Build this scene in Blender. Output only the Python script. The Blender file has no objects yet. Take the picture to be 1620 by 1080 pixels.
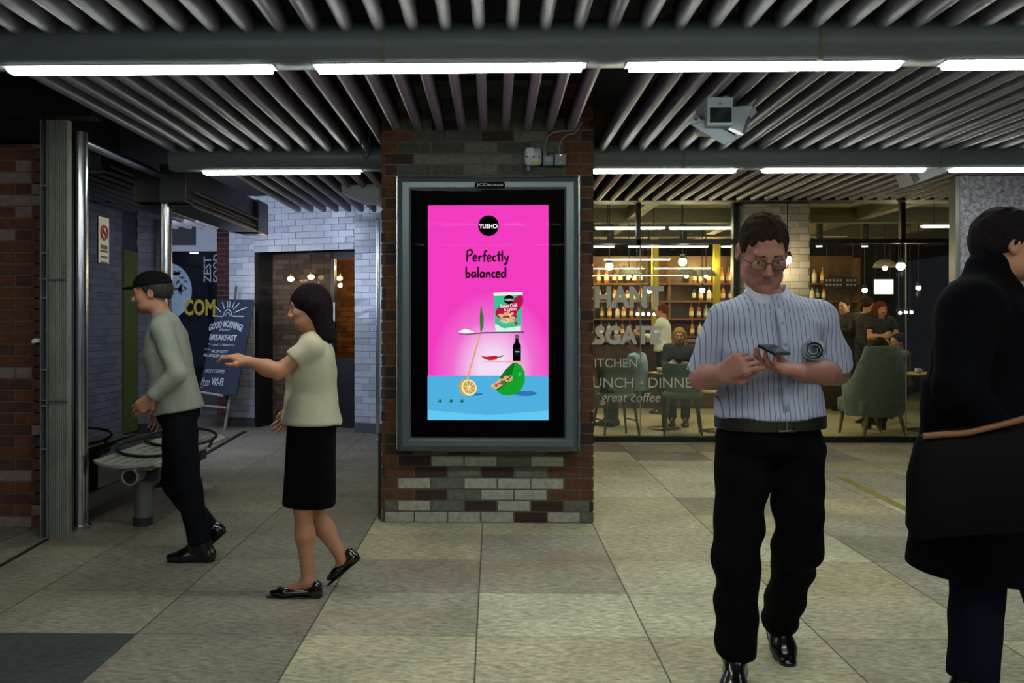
import bpy, math, random
import numpy as np
from mathutils import Vector, Matrix

SC = bpy.context.scene
COL = SC.collection
R = math.radians
# ------------------------------------------------------------------ camera, world, exposure
F, PX0, PY0, YAW, H = 1350.0, 753.0, 510.0, 0.02, 1.35
cam_d = bpy.data.cameras.new('camera')
cam = bpy.data.objects.new('camera', cam_d)
COL.objects.link(cam)
cam.location = (0, 0, H)
cam.rotation_euler = (math.pi / 2, 0, YAW)
cam_d.sensor_fit = 'HORIZONTAL'
cam_d.sensor_width = 36.0
cam_d.lens = F / 1620 * 36.0
cam_d.shift_x = (810 - PX0) / 1620
cam_d.shift_y = (PY0 - 540) / 1620
cam_d.clip_start = 0.05
SC.camera = cam
SC.view_settings.view_transform = 'Standard'
SC.view_settings.look = 'None'
SC.view_settings.gamma = 1.0
SC.view_settings.use_curve_mapping = False
SC.view_settings.exposure = 0.0

world = bpy.data.worlds.new('evening_daylight')
SC.world = world
world.use_nodes = True
world.node_tree.nodes['Background'].inputs[0].default_value = (0.55, 0.66, 1.0, 1)
world.node_tree.nodes['Background'].inputs[1].default_value = 0.10

TUBE = 33.0      # fluorescent diffuser strength


def lamp(name, kind, loc, energy, color=(1, 1, 1), size=0.1, size_y=None, aim=None, spot=None):
    d = bpy.data.lights.new(name, kind)
    d.energy = energy
    d.color = color
    if kind == 'AREA':
        d.size = size
        if size_y:
            d.shape = 'RECTANGLE'
            d.size_y = size_y
    else:
        d.shadow_soft_size = size
    if spot:
        d.spot_size = spot
        d.spot_blend = 0.6
    o = bpy.data.objects.new(name, d)
    COL.objects.link(o)
    o.location = loc
    if aim is not None:
        v = Vector(aim) - Vector(loc)
        o.rotation_euler = v.to_track_quat('-Z', 'Y').to_euler()
    return o


# daylight reaching the far passage on the left, plus added area fills without fixtures
lamp('passage_skylight', 'AREA', (-3.3, 8.6, 2.28), 60, (0.62, 0.74, 1.0), 1.2, 1.6, aim=(-2.2, 11.0, 1.2))  # added blue fill for the tiled wall; no skylight opening here
lamp('street_daylight', 'AREA', (-7.5, 9.0, 2.6), 110, (0.6, 0.72, 1.0), 2.5, 2.0, aim=(-2.8, 10.2, 0.6))
lamp('restaurant_downlight', 'AREA', (2.6, 11.3, 2.6), 26, (1.0, 0.86, 0.6), 3.0, 1.0, aim=(2.6, 11.3, 0))  # added warm fill over the tables, no fixture
lamp('restaurant_downlight', 'AREA', (3.6, 13.4, 2.6), 18, (1.0, 0.84, 0.58), 4.0, 0.5, aim=(3.6, 14.2, 1.2))  # second added fill, towards the bar, also without a fixture


def ray(px, py):
    u, v = (px - PX0) / F, (PY0 - py) / F
    return Vector((-math.sin(YAW) + u * math.cos(YAW), math.cos(YAW) + u * math.sin(YAW), v))


def at(px, py, Y):
    """photo pixel -> world point on the plane y = Y"""
    d = ray(px, py)
    return Vector((0, 0, H)) + d * (Y / d.y)


def atX(px, py, X):
    d = ray(px, py)
    return Vector((0, 0, H)) + d * (X / d.x)


def atZ(px, py, Z=0.0):
    d = ray(px, py)
    return Vector((0, 0, H)) + d * ((Z - H) / d.z)


# ------------------------------------------------------------------ materials
def lin(c):
    if isinstance(c, str):
        c = c.lstrip('#')
        c = tuple(int(c[i:i + 2], 16) / 255 for i in (0, 2, 4))
    return tuple((x / 12.92 if x <= 0.04045 else ((x + 0.055) / 1.055) ** 2.4) for x in c)


MATS = {}


def M(name, col='#808080', rough=0.6, metal=0.0, noise=None, bump=None, spec=0.5, coat=0.0, emit=0.0, alpha=1.0,
      trans=0.0, scale_xyz=None, ior=None, col2=None):
    if name in MATS:
        return MATS[name]
    m = bpy.data.materials.new(name)
    m.use_nodes = True
    nt = m.node_tree
    b = nt.nodes['Principled BSDF']
    c = lin(col)
    b.inputs['Base Color'].default_value = (*c, 1)
    b.inputs['Roughness'].default_value = rough
    b.inputs['Metallic'].default_value = metal
    b.inputs['Specular IOR Level'].default_value = spec
    b.inputs['Coat Weight'].default_value = coat
    b.inputs['Alpha'].default_value = alpha
    b.inputs['Transmission Weight'].default_value = trans
    if ior:
        b.inputs['IOR'].default_value = ior
    if emit:
        b.inputs['Emission Color'].default_value = (*c, 1)
        b.inputs['Emission Strength'].default_value = emit
    if noise or bump:
        tc = nt.nodes.new('ShaderNodeTexCoord')
        src = tc.outputs['Object']
        if scale_xyz:
            mp = nt.nodes.new('ShaderNodeMapping')
            mp.inputs['Scale'].default_value = scale_xyz
            nt.links.new(src, mp.inputs['Vector'])
            src = mp.outputs['Vector']
    if noise:
        sc_, amt = noise
        n = nt.nodes.new('ShaderNodeTexNoise')
        n.inputs['Scale'].default_value = sc_
        n.inputs['Detail'].default_value = 6
        n.inputs['Roughness'].default_value = 0.65
        nt.links.new(src, n.inputs['Vector'])
        rp = nt.nodes.new('ShaderNodeValToRGB')
        lo = tuple(max(0, x * (1 - amt)) for x in c) if col2 is None else lin(col2)
        hi = tuple(min(1, x * (1 + amt)) for x in c)
        rp.color_ramp.elements[0].position = 0.3
        rp.color_ramp.elements[1].position = 0.7
        rp.color_ramp.elements[0].color = (*lo, 1)
        rp.color_ramp.elements[1].color = (*hi, 1)
        nt.links.new(n.outputs['Fac'], rp.inputs['Fac'])
        nt.links.new(rp.outputs['Color'], b.inputs['Base Color'])
        if emit:
            nt.links.new(rp.outputs['Color'], b.inputs['Emission Color'])
    if bump:
        bs, bst = bump
        n2 = nt.nodes.new('ShaderNodeTexNoise')
        n2.inputs['Scale'].default_value = bs
        n2.inputs['Detail'].default_value = 5
        nt.links.new(src, n2.inputs['Vector'])
        bp = nt.nodes.new('ShaderNodeBump')
        bp.inputs['Strength'].default_value = bst
        bp.inputs['Distance'].default_value = 0.01
        nt.links.new(n2.outputs['Fac'], bp.inputs['Height'])
        nt.links.new(bp.outputs['Normal'], b.inputs['Normal'])
    MATS[name] = m
    return m


def E(name, col, s=1.0):
    """a lit surface (screen, lamp): pure emission"""
    if name in MATS:
        return MATS[name]
    m = bpy.data.materials.new(name)
    m.use_nodes = True
    nt = m.node_tree
    nt.nodes.clear()
    o = nt.nodes.new('ShaderNodeOutputMaterial')
    e = nt.nodes.new('ShaderNodeEmission')
    e.inputs[0].default_value = (*lin(col), 1)
    e.inputs[1].default_value = s
    nt.links.new(e.outputs[0], o.inputs[0])
    MATS[name] = m
    return m


def glass(name, tint='#dfe8e2', ior=1.5, refl=1.0, tr='#e8efe9'):
    """window pane: fresnel mix of a sharp reflection and a tinted see-through"""
    m = bpy.data.materials.new(name)
    m.use_nodes = True
    nt = m.node_tree
    nt.nodes.clear()
    o = nt.nodes.new('ShaderNodeOutputMaterial')
    t = nt.nodes.new('ShaderNodeBsdfTransparent')
    t.inputs[0].default_value = (*lin(tr), 1)
    g = nt.nodes.new('ShaderNodeBsdfGlossy')
    g.inputs['Color'].default_value = (*lin(tint), 1)
    g.inputs['Roughness'].default_value = 0.0
    f = nt.nodes.new('ShaderNodeFresnel')
    f.inputs[0].default_value = ior
    mu = nt.nodes.new('ShaderNodeMath')
    mu.operation = 'MULTIPLY'
    mu.use_clamp = True
    mu.inputs[1].default_value = refl
    mx = nt.nodes.new('ShaderNodeMixShader')
    nt.links.new(f.outputs[0], mu.inputs[0])
    nt.links.new(mu.outputs[0], mx.inputs[0])
    nt.links.new(t.outputs[0], mx.inputs[1])
    nt.links.new(g.outputs[0], mx.inputs[2])
    nt.links.new(mx.outputs[0], o.inputs[0])
    MATS[name] = m
    return m


# ------------------------------------------------------------------ objects
def tag(o, label=None, cat=None, group=None, kind=None):
    if label:
        o['label'] = label
    if cat:
        o['category'] = cat
    if group:
        o['group'] = group
    if kind:
        o['kind'] = kind
    return o


def thing(name, label, cat, loc=(0, 0, 0), rotz=0.0, group=None):
    o = bpy.data.objects.new(name, None)
    COL.objects.link(o)
    o.empty_display_size = 0.1
    o.location = loc
    o.rotation_euler = (0, 0, rotz)
    return tag(o, label, cat, group)


def dup(root, loc, rotz=None, label=None, group=None):
    r = root.copy()
    COL.objects.link(r)
    r.location = loc
    if rotz is not None:
        r.rotation_euler = (0, 0, rotz)
    if label:
        r['label'] = label
    if group:
        r['group'] = group
    for ch in list(root.children):
        c = ch.copy()
        COL.objects.link(c)
        c.parent = r
        for g in list(ch.children):
            d = g.copy()
            COL.objects.link(d)
            d.parent = c
    return r


class MB:
    def __init__(s):
        s.v, s.f, s.m, s.sm = [], [], [], []

    def add(s, vs, fs, mat=0, smooth=False, X=None):
        b = len(s.v)
        if X is not None:
            vs = [X @ Vector(p) for p in vs]
        s.v += [tuple(p) for p in vs]
        for f in fs:
            s.f.append(tuple(b + i for i in f))
            s.m.append(mat)
            s.sm.append(smooth)
        return s

    def box(s, c, d, mat=0, X=None):
        cx, cy, cz = c
        x, y, z = d[0] / 2, d[1] / 2, d[2] / 2
        vs = [(cx + i * x, cy + j * y, cz + k * z) for i in (-1, 1) for j in (-1, 1) for k in (-1, 1)]
        fs = [(0, 1, 3, 2), (4, 6, 7, 5), (0, 4, 5, 1), (2, 3, 7, 6), (0, 2, 6, 4), (1, 5, 7, 3)]
        return s.add(vs, fs, mat, False, X)

    def box2(s, a, b, mat=0, X=None):
        return s.box([(a[i] + b[i]) / 2 for i in range(3)], [abs(b[i] - a[i]) for i in range(3)], mat, X)

    def cyl(s, p0, p1, r0, r1=None, n=16, mat=0, caps=True, X=None):
        return s.tube([p0, p1], [r0, r0 if r1 is None else r1], n, mat, caps, X)

    def tube(s, pts, r, n=10, mat=0, caps=True, X=None, closed=False):
        pts = [Vector(p) for p in pts]
        rs = r if isinstance(r, (list, tuple)) else [r] * len(pts)
        vs, fs = [], []
        up = None
        N = len(pts)
        for i, p in enumerate(pts):
            if closed:
                d = pts[(i + 1) % N] - pts[i - 1]
            else:
                d = pts[min(i + 1, N - 1)] - pts[max(i - 1, 0)]
            d.normalize()
            if up is None:
                up = Vector((0, 0, 1)) if abs(d.z) < 0.9 else Vector((1, 0, 0))
            a = d.cross(up)
            if a.length < 1e-5:
                a = d.orthogonal()
            a.normalize()
            up = a.cross(d).normalized()
            for k in range(n):
                t = 2 * math.pi * k / n
                vs.append(p + (a * math.cos(t) + up * math.sin(t)) * rs[i])
        for i in range(N if closed else N - 1):
            j = (i + 1) % N
            for k in range(n):
                k2 = (k + 1) % n
                fs.append((i * n + k, i * n + k2, j * n + k2, j * n + k))
        s.add(vs, fs, mat, True, X)
        if caps and not closed:
            s.add(vs[:n], [tuple(range(n))[::-1]], mat, False, X)
            s.add(vs[-n:], [tuple(range(n))], mat, False, X)
        return s

    def lathe(s, prof, n=20, mat=0, X=None, c=(0, 0, 0)):
        vs, fs = [], []
        for (r, z) in prof:
            for k in range(n):
                t = 2 * math.pi * k / n
                vs.append((c[0] + r * math.cos(t), c[1] + r * math.sin(t), c[2] + z))
        for i in range(len(prof) - 1):
            for k in range(n):
                k2 = (k + 1) % n
                fs.append((i * n + k, i * n + k2, (i + 1) * n + k2, (i + 1) * n + k))
        return s.add(vs, fs, mat, True, X)

    def sphere(s, c, r, n=14, mat=0, X=None):
        r = r if isinstance(r, (tuple, list)) else (r, r, r)
        vs, fs = [], []
        m = n // 2
        for i in range(m + 1):
            a = -math.pi / 2 + math.pi * i / m
            for k in range(n):
                t = 2 * math.pi * k / n
                vs.append((c[0] + r[0] * math.cos(a) * math.cos(t), c[1] + r[1] * math.cos(a) * math.sin(t), c[2] + r[2] * math.sin(a)))
        for i in range(m):
            for k in range(n):
                k2 = (k + 1) % n
                fs.append((i * n + k, i * n + k2, (i + 1) * n + k2, (i + 1) * n + k))
        return s.add(vs, fs, mat, True, X)

    def loft(s, rings, mat=0, caps=True, smooth=True, X=None):
        n = len(rings[0])
        vs = [p for r in rings for p in r]
        fs = []
        for i in range(len(rings) - 1):
            for k in range(n):
                k2 = (k + 1) % n
                fs.append((i * n + k, i * n + k2, (i + 1) * n + k2, (i + 1) * n + k))
        s.add(vs, fs, mat, smooth, X)
        if caps:
            s.add(rings[0], [tuple(range(n))[::-1]], mat, False, X)
            s.add(rings[-1], [tuple(range(n))], mat, False, X)
        return s

    def prism(s, poly, O, U, V, N, depth, mat=0):
        """poly (u,v) in the frame O,U,V extruded along N"""
        O, U, V, N = Vector(O), Vector(U), Vector(V), Vector(N)
        a = [O + U * p[0] + V * p[1] for p in poly]
        b = [p + N * depth for p in a]
        n = len(a)
        s.add(a + b, [tuple(range(n))[::-1], tuple(range(n, 2 * n))] + [(i, (i + 1) % n, n + (i + 1) % n, n + i) for i in range(n)], mat)
        return s

    def poly(s, pts, mat=0):
        return s.add(pts, [tuple(range(len(pts)))], mat)


def obj(name, mb, mats, parent=None, bevel=0.0, world=False, sub=0, kind=None, recalc=True):
    me = bpy.data.meshes.new(name)
    me.from_pydata(mb.v, [], mb.f)
    if not isinstance(mats, (list, tuple)):
        mats = [mats]
    for m in mats:
        me.materials.append(m)
    me.polygons.foreach_set('material_index', mb.m)
    me.polygons.foreach_set('use_smooth', mb.sm)
    if world and parent is not None:
        chain = Matrix()
        p = parent
        while p is not None:
            chain = p.matrix_basis @ chain
            p = p.parent
        me.transform(chain.inverted())
    me.validate()
    me.update()
    if recalc:
        import bmesh
        bm = bmesh.new()
        bm.from_mesh(me)
        bmesh.ops.recalc_face_normals(bm, faces=bm.faces)
        bm.to_mesh(me)
        bm.free()
    o = bpy.data.objects.new(name, me)
    COL.objects.link(o)
    if parent is not None:
        o.parent = parent
    if bevel:
        b = o.modifiers.new('bevel', 'BEVEL')
        b.width = bevel
        b.segments = 2
        b.limit_method = 'ANGLE'
        b.angle_limit = R(40)
    if kind:
        o['kind'] = kind
    return o


def struct(name, mb, mats, parent=None, bevel=0.0):
    o = obj(name, mb, mats, parent, bevel)
    if parent is None:
        o['kind'] = 'structure'
    return o


_TXT = {}


def text_geo(s, bold=0.0, shear=0.0):
    key = (s, bold, shear)
    if key in _TXT:
        return _TXT[key]
    cu = bpy.data.curves.new('lettering', 'FONT')
    cu.body = s
    cu.size = 1.0
    cu.offset = bold
    cu.shear = shear
    cu.resolution_u = 3
    o = bpy.data.objects.new('lettering', cu)
    COL.objects.link(o)
    dg = bpy.context.evaluated_depsgraph_get()
    dg.update()
    me = bpy.data.meshes.new_from_object(o.evaluated_get(dg))
    vs = [tuple(v.co) for v in me.vertices]
    fs = [tuple(p.vertices) for p in me.polygons]
    bpy.data.objects.remove(o)
    bpy.data.meshes.remove(me)
    bpy.data.curves.remove(cu)
    xs = [v[0] for v in vs]
    ys = [v[1] for v in vs]
    _TXT[key] = (vs, fs, min(xs), max(xs), min(ys), max(ys))
    return _TXT[key]


def put_text(mb, s, O, U, V, w, h, mat=0, bold=0.0, shear=0.0, bend=0.0):
    """lettering fitted in the w x h box whose lower left corner is O, axes U, V"""
    vs, fs, x0, x1, y0, y1 = text_geo(s, bold, shear)
    O, U, V = Vector(O), Vector(U), Vector(V)
    out = []
    for v in vs:
        a = (v[0] - x0) / (x1 - x0)
        b = (v[1] - y0) / (y1 - y0)
        out.append(O + U * (a * w) + V * (b * h + bend * (1 - (2 * a - 1) ** 2)))
    mb.add(out, fs, mat)


def stroke(mb, pts, width, O, U, V, mat=0, sx=1.0, sy=1.0, taper=True):
    """a brush stroke: flat ribbon through pts, in the frame O,U,V"""
    P = [Vector((p[0] * sx, p[1] * sy)) for p in pts]
    Q = []
    n = len(P)
    for i in range(n - 1):                     # catmull-rom
        a, b, c, d = P[max(i - 1, 0)], P[i], P[i + 1], P[min(i + 2, n - 1)]
        for k in range(5):
            t = k / 5
            Q.append(0.5 * ((2 * b) + (c - a) * t + (2 * a - 5 * b + 4 * c - d) * t * t + (3 * b - a - 3 * c + d) * t ** 3))
    Q.append(P[-1])
    L, Rr = [], []
    N = len(Q)
    for i, q in enumerate(Q):
        t = (Q[min(i + 1, N - 1)] - Q[max(i - 1, 0)])
        if t.length < 1e-9:
            t = Vector((1, 0))
        t.normalize()
        nn = Vector((-t.y, t.x))
        w = width / 2
        if taper:
            w *= 0.72 + 0.5 * math.sin(math.pi * i / max(N - 1, 1)) * 0.6
        L.append(q + nn * w)
        Rr.append(q - nn * w)
    T = lambda p: Vector(O) + Vector(U) * p.x + Vector(V) * p.y
    vs = [T(p) for p in L] + [T(p) for p in Rr]
    mb.add(vs, [(i, i + 1, N + i + 1, N + i) for i in range(N - 1)], mat)
    for q in (Q[0], Q[-1]):
        w = width / 2 * (0.72 if taper else 1)
        mb.add([T(q + Vector((math.cos(k * 0.785), math.sin(k * 0.785))) * w) for k in range(8)], [tuple(range(8))], mat)


def bricks(mb, O, U, V, N, w, h, bw, bh, gap, proud, pick, rnd, jit=0.0, stagger=0.5, hole=None, back=0.02):
    O, U, V, N = Vector(O), Vector(U).normalized(), Vector(V).normalized(), Vector(N).normalized()
    rows = int(math.ceil(h / bh))
    for r in range(rows):
        y0, y1 = r * bh + gap / 2, min((r + 1) * bh - gap / 2, h)
        if y1 - y0 < 0.008:
            continue
        x = -bw * stagger if r % 2 else 0.0
        while x < w:
            x0, x1 = max(x + gap / 2, 0), min(x + bw - gap / 2, w)
            x += bw
            if x1 - x0 < 0.012:
                continue
            xm, ym = (x0 + x1) / 2, (y0 + y1) / 2
            if hole and hole(xm, ym):
                continue
            j = [rnd.uniform(-jit, jit) for _ in range(4)]
            f = [O + U * a + V * b + N * (proud + j[i]) for i, (a, b) in enumerate(((x0, y0), (x1, y0), (x1, y1), (x0, y1)))]
            c = [O + U * a + V * b - N * back for (a, b) in ((x0, y0), (x1, y0), (x1, y1), (x0, y1))]
            mb.add(f + c, [(0, 1, 2, 3), (0, 4, 5, 1), (1, 5, 6, 2), (2, 6, 7, 3), (3, 7, 4, 0)], pick(r, xm, ym, rnd))
# ------------------------------------------------------------------ floor
def floor_material():
    m = bpy.data.materials.new('stone_paving')
    m.use_nodes = True
    nt = m.node_tree
    b = nt.nodes['Principled BSDF']
    L = nt.links.new

    def math_(op, a, bb=None, c=None, clamp=False):
        n = nt.nodes.new('ShaderNodeMath')
        n.operation = op
        n.use_clamp = clamp
        for i, v in enumerate((a, bb, c)):
            if v is None:
                continue
            if isinstance(v, (int, float)):
                n.inputs[i].default_value = v
            else:
                L(v, n.inputs[i])
        return n.outputs[0]

    def mix(f, a, c):
        n = nt.nodes.new('ShaderNodeMix')
        n.data_type = 'RGBA'
        for sock, v in ((n.inputs[0], f), (n.inputs[6], a), (n.inputs[7], c)):
            if isinstance(v, tuple):
                sock.default_value = (*v, 1)
            elif isinstance(v, (int, float)):
                sock.default_value = v
            else:
                L(v, sock)
        return n.outputs[2]

    tc = nt.nodes.new('ShaderNodeTexCoord')
    sp = nt.nodes.new('ShaderNodeSeparateXYZ')
    L(tc.outputs['Object'], sp.inputs[0])
    p0 = atZ(754, 1006)
    W, D = 0.738, 0.588
    u = math_('DIVIDE', math_('SUBTRACT', sp.outputs[0], p0.x), W)
    v = math_('DIVIDE', math_('SUBTRACT', sp.outputs[1], p0.y), D)
    iu, iv = math_('FLOOR', u), math_('FLOOR', v)
    fu, fv = math_('SUBTRACT', u, iu), math_('SUBTRACT', v, iv)
    eu = math_('MULTIPLY', math_('MINIMUM', fu, math_('SUBTRACT', 1.0, fu)), W)
    ev = math_('MULTIPLY', math_('MINIMUM', fv, math_('SUBTRACT', 1.0, fv)), D)
    ju = math_('SUBTRACT', 1.0, math_('SMOOTHSTEP' if False else 'DIVIDE', eu, 0.0055, clamp=True), clamp=True)
    jv = math_('SUBTRACT', 1.0, math_('DIVIDE', ev, 0.004, clamp=True), clamp=True)
    joint = math_('MAXIMUM', ju, math_('MULTIPLY', jv, 0.75))
    cid = nt.nodes.new('ShaderNodeCombineXYZ')
    L(iu, cid.inputs[0])
    L(iv, cid.inputs[1])
    wn = nt.nodes.new('ShaderNodeTexWhiteNoise')
    wn.noise_dimensions = '3D'
    L(cid.outputs[0], wn.inputs['Vector'])
    rp = nt.nodes.new('ShaderNodeValToRGB')
    rp.color_ramp.interpolation = 'CONSTANT'
    els = [(0.0, '#b8b298'), (0.26, '#a39d8c'), (0.5, '#c6c1a8'), (0.68, '#968f80'), (0.84, '#b3a98a')]
    for i, (pos, c) in enumerate(els):
        e = rp.color_ramp.elements[i] if i < 2 else rp.color_ramp.elements.new(pos)
        e.position = pos
        e.color = (*lin(c), 1)
    L(wn.outputs['Value'], rp.inputs[0])
    # browner left slabs, colour greyed for bluish light there; slate here and there
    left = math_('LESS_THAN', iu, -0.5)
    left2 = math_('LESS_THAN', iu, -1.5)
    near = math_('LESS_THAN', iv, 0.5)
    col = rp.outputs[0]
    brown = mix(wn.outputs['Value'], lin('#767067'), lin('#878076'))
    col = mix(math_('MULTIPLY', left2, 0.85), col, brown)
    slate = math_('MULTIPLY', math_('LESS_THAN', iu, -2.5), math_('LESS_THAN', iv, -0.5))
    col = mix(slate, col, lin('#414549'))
    # speckled split-stone grain
    nz = nt.nodes.new('ShaderNodeTexNoise')
    nz.inputs['Scale'].default_value = 34
    nz.inputs['Detail'].default_value = 8
    nz.inputs['Roughness'].default_value = 0.75
    mp = nt.nodes.new('ShaderNodeMapping')
    mp.inputs['Rotation'].default_value = (0, 0, 0.5)
    mp.inputs['Scale'].default_value = (0.55, 1.5, 1)
    L(tc.outputs['Object'], mp.inputs[0])
    L(mp.outputs[0], nz.inputs['Vector'])
    nz2 = nt.nodes.new('ShaderNodeTexNoise')
    nz2.inputs['Scale'].default_value = 2.2
    nz2.inputs['Detail'].default_value = 6
    L(tc.outputs['Object'], nz2.inputs['Vector'])
    g = math_('MULTIPLY_ADD', nz.outputs['Fac'], 3.6, -0.8)
    g2 = math_('MULTIPLY_ADD', nz2.outputs['Fac'], 0.9, 0.52)
    gg = math_('MULTIPLY', g, g2)
    vm = nt.nodes.new('ShaderNodeVectorMath')
    vm.operation = 'SCALE'
    L(col, vm.inputs[0])
    L(gg, vm.inputs['Scale'])
    rust = nt.nodes.new('ShaderNodeTexNoise')
    rust.inputs['Scale'].default_value = 1.3
    rust.inputs['Detail'].default_value = 4
    L(mp.outputs[0], rust.inputs['Vector'])
    rf = math_('MULTIPLY', math_('SUBTRACT', rust.outputs['Fac'], 0.56, clamp=True), 2.2, clamp=True)
    col = mix(rf, vm.outputs[0], lin('#9a7a58'))
    col = mix(joint, col, lin('#35322c'))
    L(col, b.inputs['Base Color'])
    b.inputs['Roughness'].default_value = 0.55
    b.inputs['Specular IOR Level'].default_value = 0.35
    bp = nt.nodes.new('ShaderNodeBump')
    bp.inputs['Strength'].default_value = 0.7
    bp.inputs['Distance'].default_value = 0.012
    hgt = math_('SUBTRACT', nz.outputs['Fac'], math_('MULTIPLY', joint, 0.6))
    L(hgt, bp.inputs['Height'])
    L(bp.outputs[0], b.inputs['Normal'])
    return m


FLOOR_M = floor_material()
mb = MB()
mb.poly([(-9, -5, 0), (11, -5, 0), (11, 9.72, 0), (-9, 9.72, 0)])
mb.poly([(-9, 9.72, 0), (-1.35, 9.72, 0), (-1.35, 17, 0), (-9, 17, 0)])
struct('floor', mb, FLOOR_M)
mb = MB()
mb.poly([(-1.35, 9.72, 0.004), (11, 9.72, 0.004), (11, 17, 0.004), (-1.35, 17, 0.004)])
struct('floor', mb, M('warm_stone_floor', '#a79c80', 0.5, noise=(3, 0.2)))

# ------------------------------------------------------------------ ceiling: dark soffit and round battens
DARK = M('dark_soffit', '#0c0c0e', 0.9)
BATTEN = M('grey_paint_batten', '#74737f', 0.42, noise=(30, 0.16))
BEAM = M('grey_beam_paint', '#6a727d', 0.38, noise=(3, 0.06))
ZB = 2.63
mb = MB()
mb.box2((-9, -5, 2.98), (11, 17, 3.02))
struct('ceiling', mb, DARK)
S = 0.1468
WB = 0.056


def batten_mesh(L):
    mb = MB()
    prof = []
    for k in range(9):
        t = math.pi + math.pi * k / 8
        prof.append((WB / 2 * math.cos(t), WB / 2 + WB / 2 * math.sin(t)))
    prof += [(WB / 2 * 0.9, 0.12), (-WB / 2 * 0.9, 0.12)]
    r0 = [(x, 0, z) for x, z in prof]
    r1 = [(x, L, z) for x, z in prof]
    mb.loft([r0, r1])
    return mb


X_FRONT = at(765.3, 206, 5.75).x


def bay(y0, y1, x0, x1, name='ceiling', skip=None, z=ZB):
    holder = bpy.data.objects.new(name, None)
    COL.objects.link(holder)
    holder.location = (0, y0, z)
    holder['kind'] = 'structure'
    n0, n1 = math.ceil((x0 - X_FRONT) / S), math.floor((x1 - X_FRONT) / S)
    first = None
    for n in range(n0, n1 + 1):
        x = X_FRONT + n * S
        if skip and skip(x):
            continue
        if first is None:
            first = obj('batten', batten_mesh(y1 - y0), BATTEN, holder)
            o = first
        else:
            o = first.copy()
            COL.objects.link(o)
        o.location = (x, 0, 0)
    return holder


PIL_L, PIL_R = at(603, 500, 5.75).x, at(939, 500, 5.75).x
PIL_BACK = 6.75
bay(1.24, 3.80, -3.1, 3.4)
bay(3.88, 6.44, -2.42, 5.9, skip=lambda x: PIL_L < x < PIL_R)
bay(3.88, 5.74, PIL_L + 0.02, PIL_R - 0.02)
bay(6.52, 9.02, PIL_R + 0.02, 8.2)
bay(6.52, 9.9, -2.38, PIL_L + 0.35)
bay(7.3, 9.2, -4.35, -2.78, z=2.36)          # lower battens of the side passage


# ------------------------------------------------------------------ beams with fluorescent strips
def beam(y, x0, x1, joints, name):
    mb = MB()
    prof = [(0.0, -0.118), (-0.012, -0.10), (-0.034, -0.06), (-0.040, -0.02), (-0.034, 0.02), (-0.015, 0.05), (0.01, 0.07), (0.10, 0.07), (0.125, 0.02), (0.125, -0.06), (0.112, -0.118)]
    r0 = [(x0, y + a, ZB + c) for a, c in prof]
    r1 = [(x1, y + a, ZB + c) for a, c in prof]
    mb.loft([r0, r1])
    o = struct(name, mb, BEAM)
    for xj in joints:
        j = MB()
        r0 = [(xj - 0.012, y - 0.004 + a * 1.06, ZB + c * 1.03) for a, c in prof]
        r1 = [(xj + 0.012, y - 0.004 + a * 1.06, ZB + c * 1.03) for a, c in prof]
        j.loft([r0, r1])
        obj('joint_cover', j, M('joint_metal', '#6c6f60', 0.45), o)
    return o


B1, B2, B0, BM = 3.80, 6.44, 1.16, -1.48
beam(B1, -4.5, 5.4, [at(605, 80, B1).x, at(1297, 80, B1).x], 'trim_1')
beam(B2, at(268, 250, B2).x, PIL_L - 0.02, [], 'trim_2')
beam(B2, PIL_R + 0.02, 6.5, [at(1081, 250, B2).x, at(1487, 250, B2).x], 'trim_3')
beam(B0, -4.5, 5.4, [], 'trim_4')
beam(BM, -4.5, 5.4, [], 'trim_5')

DIFF = E('lit_diffuser', '#f6fff0', TUBE)
LIGHT_HOUSE = M('lamp_housing', '#9a9d9c', 0.4)
XL1 = at(500, 103, B1).x
PITCH = (at(1000, 103, B1).x - XL1)
TL = at(922, 103, B1).x - XL1


def tube_light(x, y, label, group=None):
    t = thing('fluorescent_light', label, 'ceiling light', (x, y, ZB - 0.118), 0, group)
    h = MB()
    h.box((TL / 2, 0.055, 0.0), (TL + 0.04, 0.10, 0.012))
    obj('housing', h, LIGHT_HOUSE, t)
    d = MB()
    prof = [(0.008, -0.006), (0.012, -0.020), (0.03, -0.028), (0.08, -0.028), (0.098, -0.020), (0.102, -0.006)]
    r0 = [(0.0, a, c) for a, c in prof]
    r1 = [(TL, a, c) for a, c in prof]
    d.loft([r0, r1])
    obj('diffuser', d, DIFF, t)
    return t


n1 = ['long lit fluorescent strip at the far left of the nearest ceiling beam',
      'long lit fluorescent strip on the nearest beam straight above the advertising screen',
      'long lit fluorescent strip on the nearest beam above the projector cluster',
      'cut off lit fluorescent strip at the right edge of the nearest beam']
for k in range(4):
    tube_light(XL1 + PITCH * (k - 1), B1, n1[k], 'lights under the near beam')
X2 = at(1212, 259, B2).x
n2 = {-3: 'lit fluorescent strip on the back beam left of the brick pillar, above the passage',
      -1: 'lit fluorescent strip on the back beam just right of the brick pillar',
      0: 'middle lit fluorescent strip on the back beam right of the pillar',
      1: 'lit fluorescent strip on the back beam in front of the mottled stone pillar'}
for k, lb in n2.items():
    tube_light((at(320, 262, B2).x if k == -3 else X2 + PITCH * k), B2, lb, 'lights under the back beam')
for k in range(5):
    tube_light(XL1 + PITCH * (k - 1), B0, 'fluorescent strip under the beam behind the viewer', 'lights behind the viewer')
    tube_light(XL1 + PITCH * (k - 1), BM, 'fluorescent strip under the beam behind the viewer', 'lights behind the viewer')

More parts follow.
